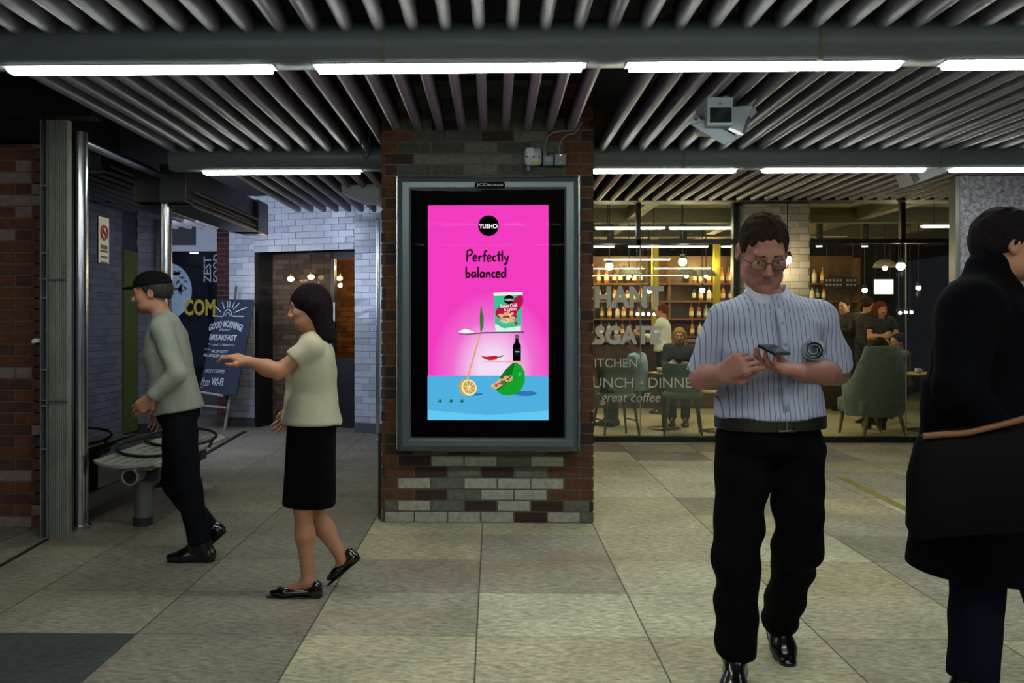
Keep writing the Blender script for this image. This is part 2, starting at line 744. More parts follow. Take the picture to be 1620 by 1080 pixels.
# ------------------------------------------------------------------ brick pillar
rnd = random.Random(4)
BR = [M('brick_grey', '#5f6058', 0.85, noise=(25, 0.3), bump=(40, 0.4)),
      M('brick_dark_grey', '#454640', 0.85, noise=(25, 0.3), bump=(40, 0.4)),
      M('brick_pale', '#9a9a90', 0.85, noise=(25, 0.25), bump=(40, 0.4)),
      M('brick_red', '#573420', 0.85, noise=(20, 0.35), bump=(40, 0.4)),
      M('brick_brown', '#33201a', 0.85, noise=(20, 0.3), bump=(40, 0.4)),
      M('mortar', '#5b574e', 0.95, noise=(60, 0.2), bump=(80, 0.3))]
PW = PIL_R - PIL_L
pil = thing('brick_pillar', 'square brick pillar of grey bricks with red corners carrying the advertising screen', 'pillar', (PIL_L + PW / 2, 5.75, 0))
mb = MB()
mb.box2((-PW / 2 + 0.008, 0.008, 0), (PW / 2 - 0.008, PIL_BACK - 5.75, 2.98), 5)


def pick_pillar(r, x, y, rn, w=PW):
    e = min(x, w - x)
    if e < (0.13 if r % 2 else 0.24) and y > 0.16:
        return 3 if rn.random() < 0.75 else 4
    t = rn.random()
    if y < 0.62:
        return 2 if t < 0.38 else (0 if t < 0.86 else 4)
    return 0 if t < 0.55 else (1 if t < 0.85 else 4)


bricks(mb, (-PW / 2, 0.008, 0), (1, 0, 0), (0, 0, 1), (0, -1, 0), PW, 2.98, 0.224, 0.0755, 0.011, 0.004, pick_pillar, rnd, 0.0012)
bricks(mb, (PW / 2 - 0.008, 0.0, 0), (0, 1, 0), (0, 0, 1), (1, 0, 0), PIL_BACK - 5.75, 2.98, 0.224, 0.0755, 0.011, 0.004, lambda r, x, y, rn: 3 if rn.random() < .7 else 4, rnd, 0.0012)
bricks(mb, (-PW / 2 + 0.008, PIL_BACK - 5.75, 0), (0, -1, 0), (0, 0, 1), (-1, 0, 0), PIL_BACK - 5.75, 2.98, 0.224, 0.0755, 0.011, 0.004, lambda r, x, y, rn: 3 if rn.random() < .7 else 4, rnd, 0.0012)
obj('brickwork', mb, BR, pil)
mb = MB()
mb.box2((-PW / 2 - 0.022, 0.01, 0.02), (-PW / 2 - 0.004, 0.045, 0.60))
obj('edge_strip', mb, M('black_rubber', '#0a0a0a', 0.6), pil)

# ------------------------------------------------------------------ left: brick wall, ribbed post, glass screen
rnd = random.Random(9)
BL = [M('brick_rust', '#6b3f2c', 0.8, noise=(18, 0.35), bump=(40, 0.5)), M('brick_plum', '#583430', 0.8, noise=(18, 0.3), bump=(40, 0.5)),
      M('brick_mauve', '#8f7a74', 0.85, noise=(18, 0.3), bump=(40, 0.5)), M('pale_mortar', '#6e6660', 0.95)]
xr = at(60, 600, 5.5).x
zt = at(20, 228, 5.55).z
mb = MB()
mb.box2((-4.6, 5.56, 0), (xr - 0.06, 6.6, zt), 3)
mb.box2((-4.6, 5.62, 0), (xr - 0.008, 6.6, zt), 3)
pk = lambda r, x, y, rn: 0 if rn.random() < .62 else (1 if rn.random() < .6 else 2)
bricks(mb, (-4.6, 5.56, 0), (1, 0, 0), (0, 0, 1), (0, -1, 0), xr - 0.07 + 4.6, zt, 0.224, 0.0755, 0.011, 0.006, pk, rnd, 0.0015)
# rounded bullnose bricks at the corner
nrow = int(zt / 0.0755)
for r in range(nrow + 1):
    z0, z1 = r * 0.0755 + 0.0055, min((r + 1) * 0.0755 - 0.0055, zt)
    if z1 < z0:
        continue
    ring = [(xr - 0.07, 5.554)] + [(xr - 0.065 + 0.065 * math.sin(a), 5.554 + 0.065 - 0.065 * math.cos(a)) for a in (0.3, 0.6, 0.9, 1.2, 1.57)] + [(xr, 5.75), (xr - 0.07, 5.75)]
    mb.loft([[(a, b, z0) for a, b in ring], [(a, b, z1) for a, b in ring]], pk(r, 0, 0, rnd), smooth=False)
struct('wall_left', mb, BL)
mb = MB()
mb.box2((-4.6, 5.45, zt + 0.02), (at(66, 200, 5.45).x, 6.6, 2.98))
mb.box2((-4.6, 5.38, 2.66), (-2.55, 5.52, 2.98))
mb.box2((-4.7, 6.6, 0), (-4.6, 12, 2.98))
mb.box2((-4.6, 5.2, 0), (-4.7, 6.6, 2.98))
struct('wall_left', mb, M('black_cladding', '#15161a', 0.8))  # black boxes stand in for the dark void over the brick and behind the glass
mb = MB()
mb.box((-4.0, 5.42, zt + 0.03), (1.3, 0.2, 0.05), X=Matrix.Rotation(0, 4, 'Y'))
obj_ = struct('trim_6', mb, M('lead_flashing', '#565a68', 0.5))

POST_Y = 5.30
xa, xb, xc = at(65, 500, POST_Y).x, at(77, 500, POST_Y).x, at(107, 500, POST_Y).x
zp = 2.62
t = thing('ribbed_post', 'cream ribbed metal post with a slotted grey side channel beside the left brick wall', 'post', ((xa + xc) / 2, POST_Y, 0))
mb = MB()
n = 9
for k in range(n):
    x0 = xb + (xc - xb) * k / n
    x1 = xb + (xc - xb) * (k + 1) / n
    ring = [(x0 - 0.001, POST_Y + 0.05), (x0, POST_Y + 0.012), ((x0 * 3 + x1) / 4, POST_Y), ((x0 + x1 * 3) / 4, POST_Y), (x1, POST_Y + 0.012), (x1 + 0.001, POST_Y + 0.05)]
    mb.loft([[(a, b, 0.0) for a, b in ring], [(a, b, zp) for a, b in ring]], smooth=False)
mb.box2((xb, POST_Y + 0.02, 0), (xc - .004, POST_Y + 0.06, zp))
obj('ribbed_cover', mb, M('cream_paint', '#82857e', 0.6, noise=(14, 0.3), scale_xyz=(1, 1, 0.2)), t, world=True)
mb = MB()
mb.box2((xa, POST_Y - 0.015, 0.0), (xa + 0.008, POST_Y + 0.13, zp))
mb.box2((xb - 0.008, POST_Y - 0.015, 0.0), (xb, POST_Y + 0.13, zp))
mb.box2((xa, POST_Y + 0.03, 0), (xb, POST_Y + 0.13, zp), 1)
for zz in (0.55, 0.82, 1.05, 1.5, 1.78, 2.2):
    mb.box2((xa, POST_Y - 0.012, zz), (xb, POST_Y + 0.03, zz + 0.012), 0)
obj('side_channel', mb, [M('galvanised_steel', '#9aa0a6', 0.35, 0.7, noise=(12, 0.2)), M('channel_shade', '#34363c', 0.6)], t, world=True)
for zz in (0.86, 1.62):
    mb = MB()
    mb.box2((xa - 0.004, POST_Y - 0.02, zz), (xc + 0.004, POST_Y - 0.004, zz + 0.006))
    obj('band', mb, MATS['galvanised_steel'], t, world=True)
t2 = thing('latch_bracket', 'small white metal bracket on the left edge of the ribbed post', 'bracket', at(60, 540, POST_Y))
mb = MB()
mb.box2((xa - 0.05, POST_Y, 1.225), (xa + 0.002, POST_Y + 0.01, 1.25))
obj('plate', mb, M('white_metal', '#d8d8d8', 0.4), t2, world=True, bevel=0.003)
mb = MB()
mb.cyl((xa - 0.043, POST_Y - 0.012, 1.232), (xa - 0.043, POST_Y + 0.012, 1.232), 0.012)
obj('bolt', mb, MATS['white_metal'], t2, world=True)

XG = -2.72                                  # the glass screen runs away from the viewer on this plane
y_p1 = atX(126, 600, XG).y
y_p2 = atX(262, 600, XG).y
CHROME = M('brushed_steel', '#b8bac4', 0.22, 1.0, noise=(6, 0.12), scale_xyz=(1, 1, 0.1))
gs = thing('glass_screen', 'tall glass shelter screen with tubular steel posts behind the bench', 'glass screen', (XG, y_p1, 0))
for y in (y_p1, y_p2):
    mb = MB()
    mb.cyl((XG, y, 0), (XG, y, 2.60), 0.052, n=24)
    mb.cyl((XG, y, 0), (XG, y, 0.02), 0.075, n=24)
    obj('post', mb, CHROME, gs, world=True)
mb = MB()
mb.cyl((XG, y_p1, 2.55), (XG, y_p2, 2.55), 0.035, n=16)
obj('top_rail', mb, CHROME, gs, world=True)
mb = MB()
mb.box2((XG - 0.03, y_p1, 0.10), (XG + 0.03, y_p2, 0.20))
obj('bottom_rail', mb, M('dull_steel', '#6d7070', 0.35, 0.8, noise=(10, .2)), gs, world=True)
for y in (y_p1 + 0.07, y_p2 - 0.07):
    mb = MB()
    mb.box2((XG - 0.014, y - 0.014, 0.2), (XG + 0.014, y + 0.014, 2.53))
    obj('glazing_bar', mb, CHROME, gs, world=True)
mb = MB()
mb.box2((XG - 0.005, y_p1 + 0.05, 0.2), (XG + 0.005, y_p2 - 0.05, 2.53))
obj('pane', mb, glass('screen_glass', '#ffffff', 1.6, 1.5, '#a9b58c'), gs, world=True)

# no smoking sticker on the pane
XS = XG + 0.012
c0, c1 = atX(156, 415, XS), atX(172, 346, XS)
mid = (c0 + c1) / 2
sg = thing('no_smoking_sign', 'white no smoking sticker with a red ring on the glass screen', 'sign', mid)
w_, h_ = abs(c1.y - c0.y), abs(c1.z - c0.z)
mb = MB()
mb.box((0, 0, 0), (0.004, w_, h_))
obj('card', mb, M('sign_white', '#d9cfc6', 0.5), sg)
mb = MB()
ring = [(0.004, 0.30 * w_ * math.cos(a), 0.17 * h_ + 0.30 * w_ * math.sin(a)) for a in [k * math.pi / 12 for k in range(24)]]
mb.tube(ring, 0.009, 6, 0, closed=True)
mb.tube([(0.004, -0.2 * w_, 0.17 * h_ + 0.2 * w_), (0.004, 0.2 * w_, 0.17 * h_ - 0.2 * w_)], 0.008, 6)
obj('ring', mb, M('sign_red', '#a8443c', 0.5), sg)
mb = MB()
mb.box((0.003, 0.0, 0.165 * h_), (0.003, 0.32 * w_, 0.018))
obj('print', mb, M('sign_ink', '#4c3a38', 0.5), sg)
mb = MB()
mb.box((0.003, 0, -0.15 * h_), (0.003, 0.62 * w_, 0.028))
for k in range(3):
    obj('print', mb, M('sign_ink', '#4c3a38', 0.5), sg)
    mb = MB()
    mb.box((0.003, 0, -0.24 * h_ - 0.04 * k), (0.003, (0.7, 0.6, 0.66)[k] * w_, 0.014))
obj('print', mb, M('sign_ink', '#4c3a38', 0.5), sg)

# ------------------------------------------------------------------ far left: duct, passage, tiled wall with doorway, shop
mb = MB()
mb.box2((-2.72, 6.9, 2.33), (-2.50, 8.9, 2.64))
mb.box2((-2.76, 7.0, 2.30), (-2.47, 9.1, 2.325))
mb.box2((-2.72, 8.9, 2.3), (-2.46, 9.3, 2.64))
dt = thing('ceiling_duct', 'dark grey box duct under the ceiling left of the tiled wall', 'duct', (-2.6, 7, 2.3))
obj('casing', mb, M('duct_paint', '#1c1d22', 0.4, noise=(2, .2)), dt, world=True, bevel=0.006)
mb = MB()
for k in range(2):
    mb.cyl((-2.49 + 0.015 * k, 7.05, 2.36 + 0.07 * k), (-2.49 + .015 * k, 8.9, 2.36 + .07 * k), 0.018, n=10)
obj('conduit', mb, M('conduit_grey', '#2e2f36', 0.6), dt, world=True)

TW = [M('white_glazed_tile', '#b9bcc6', 0.16, noise=(3, .08)), M('white_glazed_tile_worn', '#a8abb8', 0.22, noise=(4, .1)), M('grey_grout', '#6d7078', 0.9)]
WL = Vector((at(362, 600, 11.05).x, 11.05, 0))
WR = Vector((at(598, 600, 10.35).x, 10.35, 0))
U = (WR - WL)
WLEN = U.length
U.normalize()
Nn = Vector((U.y, -U.x, 0))
dx0 = (at(402, 600, 10.93).x - WL.x) / U.x
dx1 = (at(561, 600, 10.47).x - WL.x) / U.x
DH = 2.25
rnd = random.Random(3)
mb = MB()
hole = lambda x, z: dx0 < x < dx1 and z < DH


def panel(a0, a1, z0, z1, back, th, mat):
    P = [WL + U * a0 - Nn * back, WL + U * a1 - Nn * back, WL + U * a1 - Nn * (back + th), WL + U * a0 - Nn * (back + th)]
    v = [(p.x, p.y, z0) for p in P] + [(p.x, p.y, z1) for p in P]
    mb.add(v, [(0, 1, 2, 3), (4, 7, 6, 5), (0, 4, 5, 1), (1, 5, 6, 2), (2, 6, 7, 3), (3, 7, 4, 0)], mat)


panel(0, dx0, 0, 2.98, 0.012, 0.2, 2)
panel(dx1, WLEN + .3, 0, 2.98, 0.012, 0.2, 2)
panel(dx0, dx1, DH, 2.98, 0.012, 0.2, 2)
for (a0, a1, z0, z1) in ((0, dx0, 0.12, 2.98), (dx1, WLEN + .3, 0.12, 2.98), (dx0, dx1, DH, 2.98)):
    O = WL + U * a0 - Nn * 0.012 + Vector((0, 0, z0))
    bricks(mb, O, U, (0, 0, 1), Nn, a1 - a0, z1 - z0, 0.205, 0.08, 0.005, 0.010, lambda r, x, y, rn: 0 if rn.random() < .7 else 1, rnd, 0.0016)
struct('wall_back', mb, TW)
mb = MB()
panel(0, dx0, 0, 0.12, -0.004, 0.02, 0)
panel(dx1, WLEN + .3, 0, 0.12, -0.004, 0.02, 0)
struct('baseboard_back', mb, M('slate_skirting', '#4a4c52', 0.6))
# left return of the tiled wall
mb = MB()
O = WL - Nn * 0.02
bricks(mb, O + Vector((0, 1.2, 0)), (0, -1, 0), (0, 0, 1), (-1, 0, 0), 1.2, 2.98, 0.205, 0.08, 0.005, 0.006, lambda r, x, y, rn: 0, rnd, .001)
struct('wall_back_return', mb, TW)
# doorway recess: brown glossy tiles at left, door at right
TB = [M('brown_glazed_tile', '#57493c', 0.08, noise=(6, .15), bump=(14, .25)), M('brown_glazed_tile_dark', '#453a31', 0.1, bump=(14, .3)), M('dark_grout', '#2b2621', 0.9)]
rec = 0.35
dm = (at(508, 600, 10.9).x - WL.x) / U.x
mb = MB()
panel(dx0 - .1, dm, 0, DH + .1, rec + 0.01, 0.15, 2)
bricks(mb, WL + U * (dx0 - .1) - Nn * (rec + 0.01), U, (0, 0, 1), Nn, dm - dx0 + .1, DH + .05, 0.205, 0.066, 0.006, 0.008, lambda r, x, y, rn: 0 if rn.random() < .6 else 1, rnd, 0.0045)
struct('wall_doorway', mb, TB)
mb = MB()
panel(dx0 - .02, dx1 + .02, DH, DH + .2, 0.01, rec + .2, 0)
panel(dx0 - 0.005, dx0 + 0.05, 0, DH, 0.02, rec + .1, 0)
panel(dx1, dx1 + 0.03, 0, DH, 0.01, rec + .3, 0)
struct('trim_7', mb, M('black_frame', '#131316', 0.45))
mb = MB()
th = 0.05
panel(dm, dm + th, 0, DH, rec, .06, 0)
panel(dx1 - th, dx1, 0, DH, rec, .06, 0)
panel(dm, dx1, DH - .08, DH, rec, .06, 0)
panel(dm, dx1, 0, 0.9, rec + .01, .04, 0)
dr = struct('door_1', mb, MATS['black_frame'])
mb = MB()
panel(dm + th, dx1 - th, 0.9, DH - .08, rec + .025, .008, 0)
obj('door_pane', mb, glass('door_glass', '#ffffff', 1.5, 1.0, '#f0e4d0'), dr)
# warm brick room behind the door
OB = [M('brick_orange', '#8f6238', 0.8, noise=(20, .3)), M('brick_orange_dark', '#70492a', 0.8, noise=(20, .3)), M('lime_mortar', '#6a5a48', 0.9)]
mb = MB()
panel(dx0 - 1.0, dx1 + 1.6, 0, 2.98, rec + 1.5, .1, 2)
bricks(mb, WL + U * (dx0 - 1.0) - Nn * (rec + 1.5), U, (0, 0, 1), Nn, dx1 - dx0 + 2.6, 2.98, .224, .0755, .011, .006, lambda r, x, y, rn: 0 if rn.random() < .6 else 1, rnd, .001)
struct('wall_inner_room', mb, OB)
pl = WL + U * ((dm + dx1) / 2) - Nn * (rec + 0.7)
lamp('inner_room_glow', 'POINT', (pl.x + .1, pl.y, 2.1), 40, (1, .84, .62), .08)
for k_ in (0.35, 0.75):
    pl = WL + U * (dx0 + (dm - dx0) * k_) + Nn * .25
    lamp('doorway_lamp_glow', 'POINT', (pl.x, pl.y, 1.86), 3.5, (1, .86, .62), .03)  # added point lamps, put in for glints on the glossy tiles
# hanging lamps built in place of lamp reflections in the doorway


def reflected_globe_lamp(px, py, Y, label):
    p = at(px, py, Y)
    t = thing('globe_pendant', label, 'pendant lamp', p, 0, 'small globe lamps in the doorway')
    m_ = MB()
    m_.cyl((0, 0, 0.05), (0, 0, 2.95 - p.z), 0.004, n=6)
    obj('cord', m_, M('black_cord', '#101010', .6), t)
    m_ = MB()
    m_.cyl((0, 0, 0.03), (0, 0, 0.06), 0.02, n=10)
    obj('cap', m_, M('brass', '#8d7238', .3, .9), t)
    m_ = MB()
    m_.sphere((0, 0, 0), (.045, .045, .034))
    obj('bulb', m_, E('warm_bulb', '#ffe2a8', 7), t)
    return t


gl = ['leftmost of the globe lamps in the doorway, before the glossy brown tiles', 'second globe lamp from the left in the doorway, before the brown tiles',
      'upper left globe lamp in the glass of the inner door', 'upper right globe lamp in the glass of the inner door', 'lowest globe lamp in the glass of the inner door']
for (px, py, Y), lb in zip(((460, 441, 10.98), (492, 438, 10.9), (514, 441, 11.6), (537, 440, 11.6), (524, 456, 11.9)), gl):
    reflected_globe_lamp(px, py, Y, lb)
p = at(525, 493, 10.9)
t = thing('menu_sheet', 'white menu sheet in a dark frame on the inner door', 'menu', p, math.atan2(U.y, U.x))
mb = MB()
mb.box((0, 0, 0), (.12, .012, .26))
obj('frame', mb, MATS['black_frame'], t)
mb = MB()
mb.box((0, -.008, 0), (.10, .006, .235))
obj('paper', mb, M('paper', '#c9c4c0', .7), t)
# steel corner post at the right end of the tiled wall
p = at(597, 700, 10.2)
t = thing('corner_post', 'thin steel corner guard at the right end of the white tiled wall', 'post', (p.x, 10.25, 0))
mb = MB()
mb.box((0, 0, 1.3), (.045, .045, 2.6))
obj('guard', mb, CHROME, t, bevel=.006)
mb = MB()
mb.box((0, 0, .01), (.09, .09, .02))
obj('foot', mb, CHROME, t)

# hidden right side of the passage: tiled wall and a green glazed door, mirrored in the glass screen
mb = MB()
mb.box2((-1.10, 8.6, 0), (-1.0, 11.2, 2.98), 2)
bricks(mb, (-1.10, 9.85, 0), (0, -1, 0), (0, 0, 1), (-1, 0, 0), 1.25, 2.7, .205, .08, .005, .01, lambda r, x, y, rn: 0 if rn.random() < .7 else 1, random.Random(8), .001)
struct('wall_passage_right', mb, TW)
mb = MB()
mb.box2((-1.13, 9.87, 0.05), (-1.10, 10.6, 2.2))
struct('door_2', mb, M('green_door_paint', '#8c9a48', .4))  # opaque green stands for door glass lit from inside
# red brick pier and the shop beyond
YS = 12.6
pa, pb = at(343, 500, 12.2).x, at(363, 500, 12.2).x
mb = MB()
mb.box2((pa, 12.2, 0), (pb + .4, 12.6, 2.98), 2)
bricks(mb, (pa, 12.2, 0), (1, 0, 0), (0, 0, 1), (0, -1, 0), pb - pa + .4, 2.98, .224, .0755, .011, .005, lambda r, x, y, rn: 0 if rn.random() < .6 else 1, rnd, .001)
struct('wall_pier', mb, [M('brick_wine', '#6d3a34', .8, noise=(20, .3)), M('brick_wine_dark', '#552c2a', .8), M('grey_mortar', '#77706c', .9)])
YS = 13.0
fx0, fx1 = -7.6, at(352, 500, YS).x
z_s = at(300, 395, YS).z
z_f = at(300, 365, YS).z
mb = MB()
mb.box2((fx0, YS + .3, 0), (fx1 + 1, YS + .4, 2.98))
struct('wall_shop', mb, M('shop_interior', '#4c4e55', .8, noise=(1.5, .4)))
mb = MB()
xf = at(313, 380, YS).x
mb.box2((fx0, YS - .08, z_s + .06), (xf, YS + .06, z_f + .5), 0)
mb.box2((xf, YS - .08, z_s + .06), (fx1 + .2, YS + .06, z_f + .5), 1)
mb.box2((fx0, YS - .10, z_s - .03), (fx1 + .2, YS + .06, z_s + .06), 1)
fs = thing('shop_fascia', 'dark shop fascia with a white end panel and white trim in the far passage', 'shop sign', (fx1, YS, z_s))
obj('board', mb, [M('fascia_grey', '#34353c', .5), M('fascia_white', '#d5d4da', .5)], fs, world=True)
mb = MB()
O = at(262, 392, YS - .085)
put_text(mb, 'A', O, (1, 0, 0), (0, 0, 1), at(276, 392, YS).x - O.x, .26, 0, .02)
obj('lettering', mb, MATS['fascia_white'], fs, world=True)
mb = MB()
mb.box2((fx0, YS, 0), (fx1 + .2, YS + .01, z_s))
wn_ = obj('window_1', mb, glass('shop_glass', '#ffffff', 1.5, 1.0, '#c9ced6'))
wn_['kind'] = 'structure'
mb = MB()
mb.box2((fx0, YS - .03, 0), (fx1 + .2, YS + .05, .25))
obj('window_sill', mb, M('shop_sill', '#3a3a40', .5), wn_)
# circle decal with a leafy picture, words on the window
c = at(263, 460, YS - .012)
rad = (at(304, 460, YS).x - c.x)
t = thing('round_window_decal', 'large pale round picture of leaves stuck on the far shop window', 'decal', c)
mb = MB()
mb.add([(rad * math.cos(k * math.pi / 20), 0, rad * 1.1 * math.sin(k * math.pi / 20)) for k in range(40)], [tuple(range(40))])
obj('disc', mb, M('decal_blue', '#a8bccc', .5, noise=(3, .2)), t)
mb = MB()
rn = random.Random(2)
for k in range(26):
    a, b_ = rn.uniform(.1, .8) * rad, rn.uniform(-.1, .75) * rad
    if a * a + b_ * b_ > (.85 * rad) ** 2:
        continue
    an = rn.uniform(0, 6.28)
    l = rn.uniform(.03, .07)
    ca, sa = math.cos(an) * l, math.sin(an) * l
    mb.poly([(a - ca, -.003, b_ - sa), (a - sa * .4, -.003, b_ + ca * .4), (a + ca, -.003, b_ + sa), (a + sa * .4, -.003, b_ - ca * .4)])
obj('leaves', mb, M('leaf_dark', '#3c4a34', .6), t)
t = thing('window_lettering', 'white vertical ZEST FOOD lettering on the far shop window', 'lettering', at(330, 430, YS))
mb = MB()
for s_, px0, px1, py1, py0 in (('ZEST', 322, 334, 406, 447), ('FOOD', 337, 349, 402, 446)):
    O = at(px1, py0, YS - .02)
    put_text(mb, s_, O, (0, 0, 1), (-1, 0, 0), at(px1, py1, YS).z - O.z, at(px1, py0, YS).x - at(px0, py0, YS).x, 0, .015)
obj('letters', mb, M('letter_white', '#b9bac0', .5), t, world=True)
t = thing('window_lettering', 'yellow COM lettering low on the far shop window beside the chalkboard', 'lettering', at(310, 490, YS))
mb = MB()
O = at(291, 499, YS - .02)
put_text(mb, 'COM', O, (1, 0, 0), (0, 0, 1), at(341, 499, YS).x - O.x, .25, 0, .035)
obj('letters', mb, M('letter_yellow', '#c9b414', .5), t, world=True)
p = at(307, 401, YS + .12)
t = thing('shop_downlight', 'small round lit downlight inside the far shop window', 'ceiling light', p)
mb = MB()
mb.lathe([(0, 0), (.06, 0), (.07, .02), (.07, .05)], 16)
obj('lamp', mb, E('shop_lamp', '#ffffff', 3), t)
mb = MB()
mb.cyl((0, 0, .05), (0, 0, .3), .02)
obj('stem', mb, MATS['black_frame'], t)

# dark groove of a removed screen in the floor
mb = MB()
a, b_ = atZ(387, 683), atZ(300, 733)
d_ = (b_ - a).normalized()
q = Vector((-d_.y, d_.x, 0)) * .022
mb.prism([(0, -.022), ((b_ - a).length, -.022), ((b_ - a).length, .022), (0, .022)], a, d_, q.normalized(), (0, 0, 1), .012)
struct('trim_8', mb, M('channel_black', '#141414', .7))
mb = MB()
a, b_ = atZ(0, 896), atZ(75, 853)
d_ = (a - b_).normalized()
q = Vector((-d_.y, d_.x, 0))
mb.prism([(0, -.012), (2.5, -.012), (2.5, .012), (0, .012)], b_, d_, q, (0, 0, 1), .006)
struct('trim_9', mb, MATS['channel_black'])
# yellow line on the floor at right
mb = MB()
a, b_ = atZ(1330, 755), atZ(1480, 828)
d_ = (b_ - a).normalized()
mb.prism([(0, -.035), (1.6, -.035), (1.6, .035), (0, .035)], a, d_, Vector((-d_.y, d_.x, 0)), (0, 0, 1), .003)
tag(obj('floor_marking', mb, M('worn_yellow', '#8f8231', .7, noise=(9, .3))), 'worn yellow painted line on the paving at right', 'floor line')
# ------------------------------------------------------------------ advertising screen on the pillar
YF = 5.60
fl, fr, ft, fb = at(627, 500, YF).x, at(917, 500, YF).x, at(700, 278, YF).z, at(700, 716, YF).z
bl, br_, bt, bb = at(650, 500, YF).x, at(893, 500, YF).x, at(700, 300, YF).z, at(700, 692, YF).z
ad = thing('advertising_screen', 'tall grey framed digital advertising screen with a pink and blue advert on the pillar', 'advertising screen', ((fl + fr) / 2, YF, (ft + fb) / 2))
mb = MB()


def rect(l, r, b, t_, y):
    return [(l, y, b), (r, y, b), (r, y, t_), (l, y, t_)]


mx = .028
rings = [rect(fl, fr, fb, ft, 5.752), rect(fl, fr, fb, ft, YF + .05), rect(fl + .012, fr - .012, fb + .012, ft - .012, YF + .012), rect(fl + .04, fr - .04, fb + .045, ft - .04, YF - .012),
         rect(bl - .012, br_ + .012, bb - .012, bt + .012, YF - .012), rect(bl, br_, bb, bt, YF + .006)]
mb.loft(rings, caps=False, smooth=False)
obj('frame', mb, M('frame_grey', '#5d6670', .32, .35, noise=(2, .06)), ad, world=True, bevel=.004)
for xx in (fl, fr - .007):
    mb = MB()
    mb.box2((xx, YF - .002, fb + .02), (xx + .007, YF + .02, ft))
    obj('edge_trim', mb, M('bright_trim', '#a7aab0', .25, .8), ad, world=True)
mb = MB()
mb.box2((bl - .005, YF + .006, bb - .005), (br_ + .005, YF + .06, bt + .005))
obj('bezel', mb, M('black_bezel', '#010101', .5, spec=.02), ad, world=True)
# maker's plate
mb = MB()
c = at(775, 293, YF - .0135)
pw, ph = .115, .022
mb.prism([((pw - ph) * (1 if math.cos(a) > 0 else -1) * .85 + ph * math.cos(a), ph * math.sin(a)) for a in [k * math.pi / 12 + .01 for k in range(24)]], c, (1, 0, 0), (0, 0, 1), (0, -1, 0), .006)
plate = obj('name_plate', mb, M('plate_dark', '#08090b', .7, spec=.05), ad, world=True)
mb = MB()
put_text(mb, 'JCDecaux', (c.x - .088, c.y - .0075, c.z - .011), (1, 0, 0), (0, 0, 1), .176, .024, 0, .004)
obj('lettering', mb, M('plate_grey', '#c4c7cc', .5), plate, world=True)

# screen picture, laid out in its own pixel frame (671 x 1080 over the glass)
YSC = YF + .004
q0, q1 = at(660, 310, YSC), at(890, 680, YSC)
KX, KZ = (q1.x - q0.x) / 671.0, (q0.z - q1.z) / 1080.0


def sp(zx, zy, k=0):
    return Vector((q0.x + zx * KX, YSC - .0012 - .0007 * k, q0.z - zy * KZ))


def advert_bg():
    m = bpy.data.materials.new('advert_background')
    m.use_nodes = True
    nt = m.node_tree
    nt.nodes.clear()
    L = nt.links.new
    out = nt.nodes.new('ShaderNodeOutputMaterial')
    em = nt.nodes.new('ShaderNodeEmission')
    L(em.outputs[0], out.inputs[0])
    tc = nt.nodes.new('ShaderNodeTexCoord')
    mp = nt.nodes.new('ShaderNodeMapping')
    L(tc.outputs['Object'], mp.inputs[0])
    g = nt.nodes.new('ShaderNodeTexGradient')
    g.gradient_type = 'SPHERICAL'
    c_ = sp(350, 800) - Vector(ad.location)
    sx_, sz_ = 1 / (285 * KX), 1 / (360 * KZ)
    mp.inputs['Location'].default_value = (-c_.x * sx_, 0, -c_.z * sz_)
    mp.inputs['Scale'].default_value = (sx_, 0, sz_)
    L(mp.outputs[0], g.inputs[0])
    r = nt.nodes.new('ShaderNodeValToRGB')
    for i, (p_, col) in enumerate(((0, '#f23cc0'), (.35, '#f06cd2'), (.8, '#f3dcf6'))):
        e = r.color_ramp.elements[i] if i < 2 else r.color_ramp.elements.new(p_)
        e.position = p_
        e.color = (*lin(col), 1)
    L(g.outputs['Fac'], r.inputs[0])
    L(r.outputs[0], em.inputs[0])
    em.inputs[1].default_value = 1.0
    return m


def flush(name):
    global mb
    obj(name, mb, PM, ad, world=True, recalc=False)
    mb = MB()


SX0, SX1, SY0, SY1, SH = 50, 606, 43, 1035, 830
mb = MB()
mb.poly([sp(SX0, SH, -1), sp(SX1, SH, -1), sp(SX1, SY0, -1), sp(SX0, SY0, -1)])
obj('display', mb, advert_bg(), ad, world=True)
PAL = ['#000000', '#ffffff', '#4fb0e0', '#0a1420', '#3fbf96', '#d8f2e6', '#b01548', '#e8c9a0', '#2d5a22', '#c32030', '#e2a478', '#15a02c', '#0c7420', '#f4ecc0', '#c9a040', '#d8b27c', '#2f74b4', '#6a5468', '#a4e0f8', '#7a5230', '#1b0812', '#62c8f0']
PM = [E('advert_%s' % n_, c_, 1.0 if c_ != '#000000' else .02) for n_, c_ in zip(('black', 'white', 'blue', 'navy', 'teal', 'mint', 'crimson', 'cream', 'leaf', 'red', 'peach', 'green', 'deep_green', 'lemon', 'straw', 'tan', 'shadow_blue', 'mauve', 'ice', 'brown', 'plum', 'sky'), PAL)]
mb = MB()


def disc(cx, cy, rx, ry, k, mat, n=28, rot=0.0):
    ca, sa = math.cos(rot), math.sin(rot)
    mb.poly([sp(cx + rx * math.cos(t) * ca - ry * math.sin(t) * sa, cy + rx * math.cos(t) * sa + ry * math.sin(t) * ca, k) for t in [2 * math.pi * i / n for i in range(n)]][::-1], mat)


def shp(pts, k, mat):
    mb.poly([sp(a, b, k) for a, b in pts], mat)


def brush(pts, w, k, mat, taper=True):
    stroke(mb, [(a, -b) for a, b in pts], w * KX, sp(0, 0, k), (1, 0, 0), (0, 0, 1), mat, KX, KZ, taper)


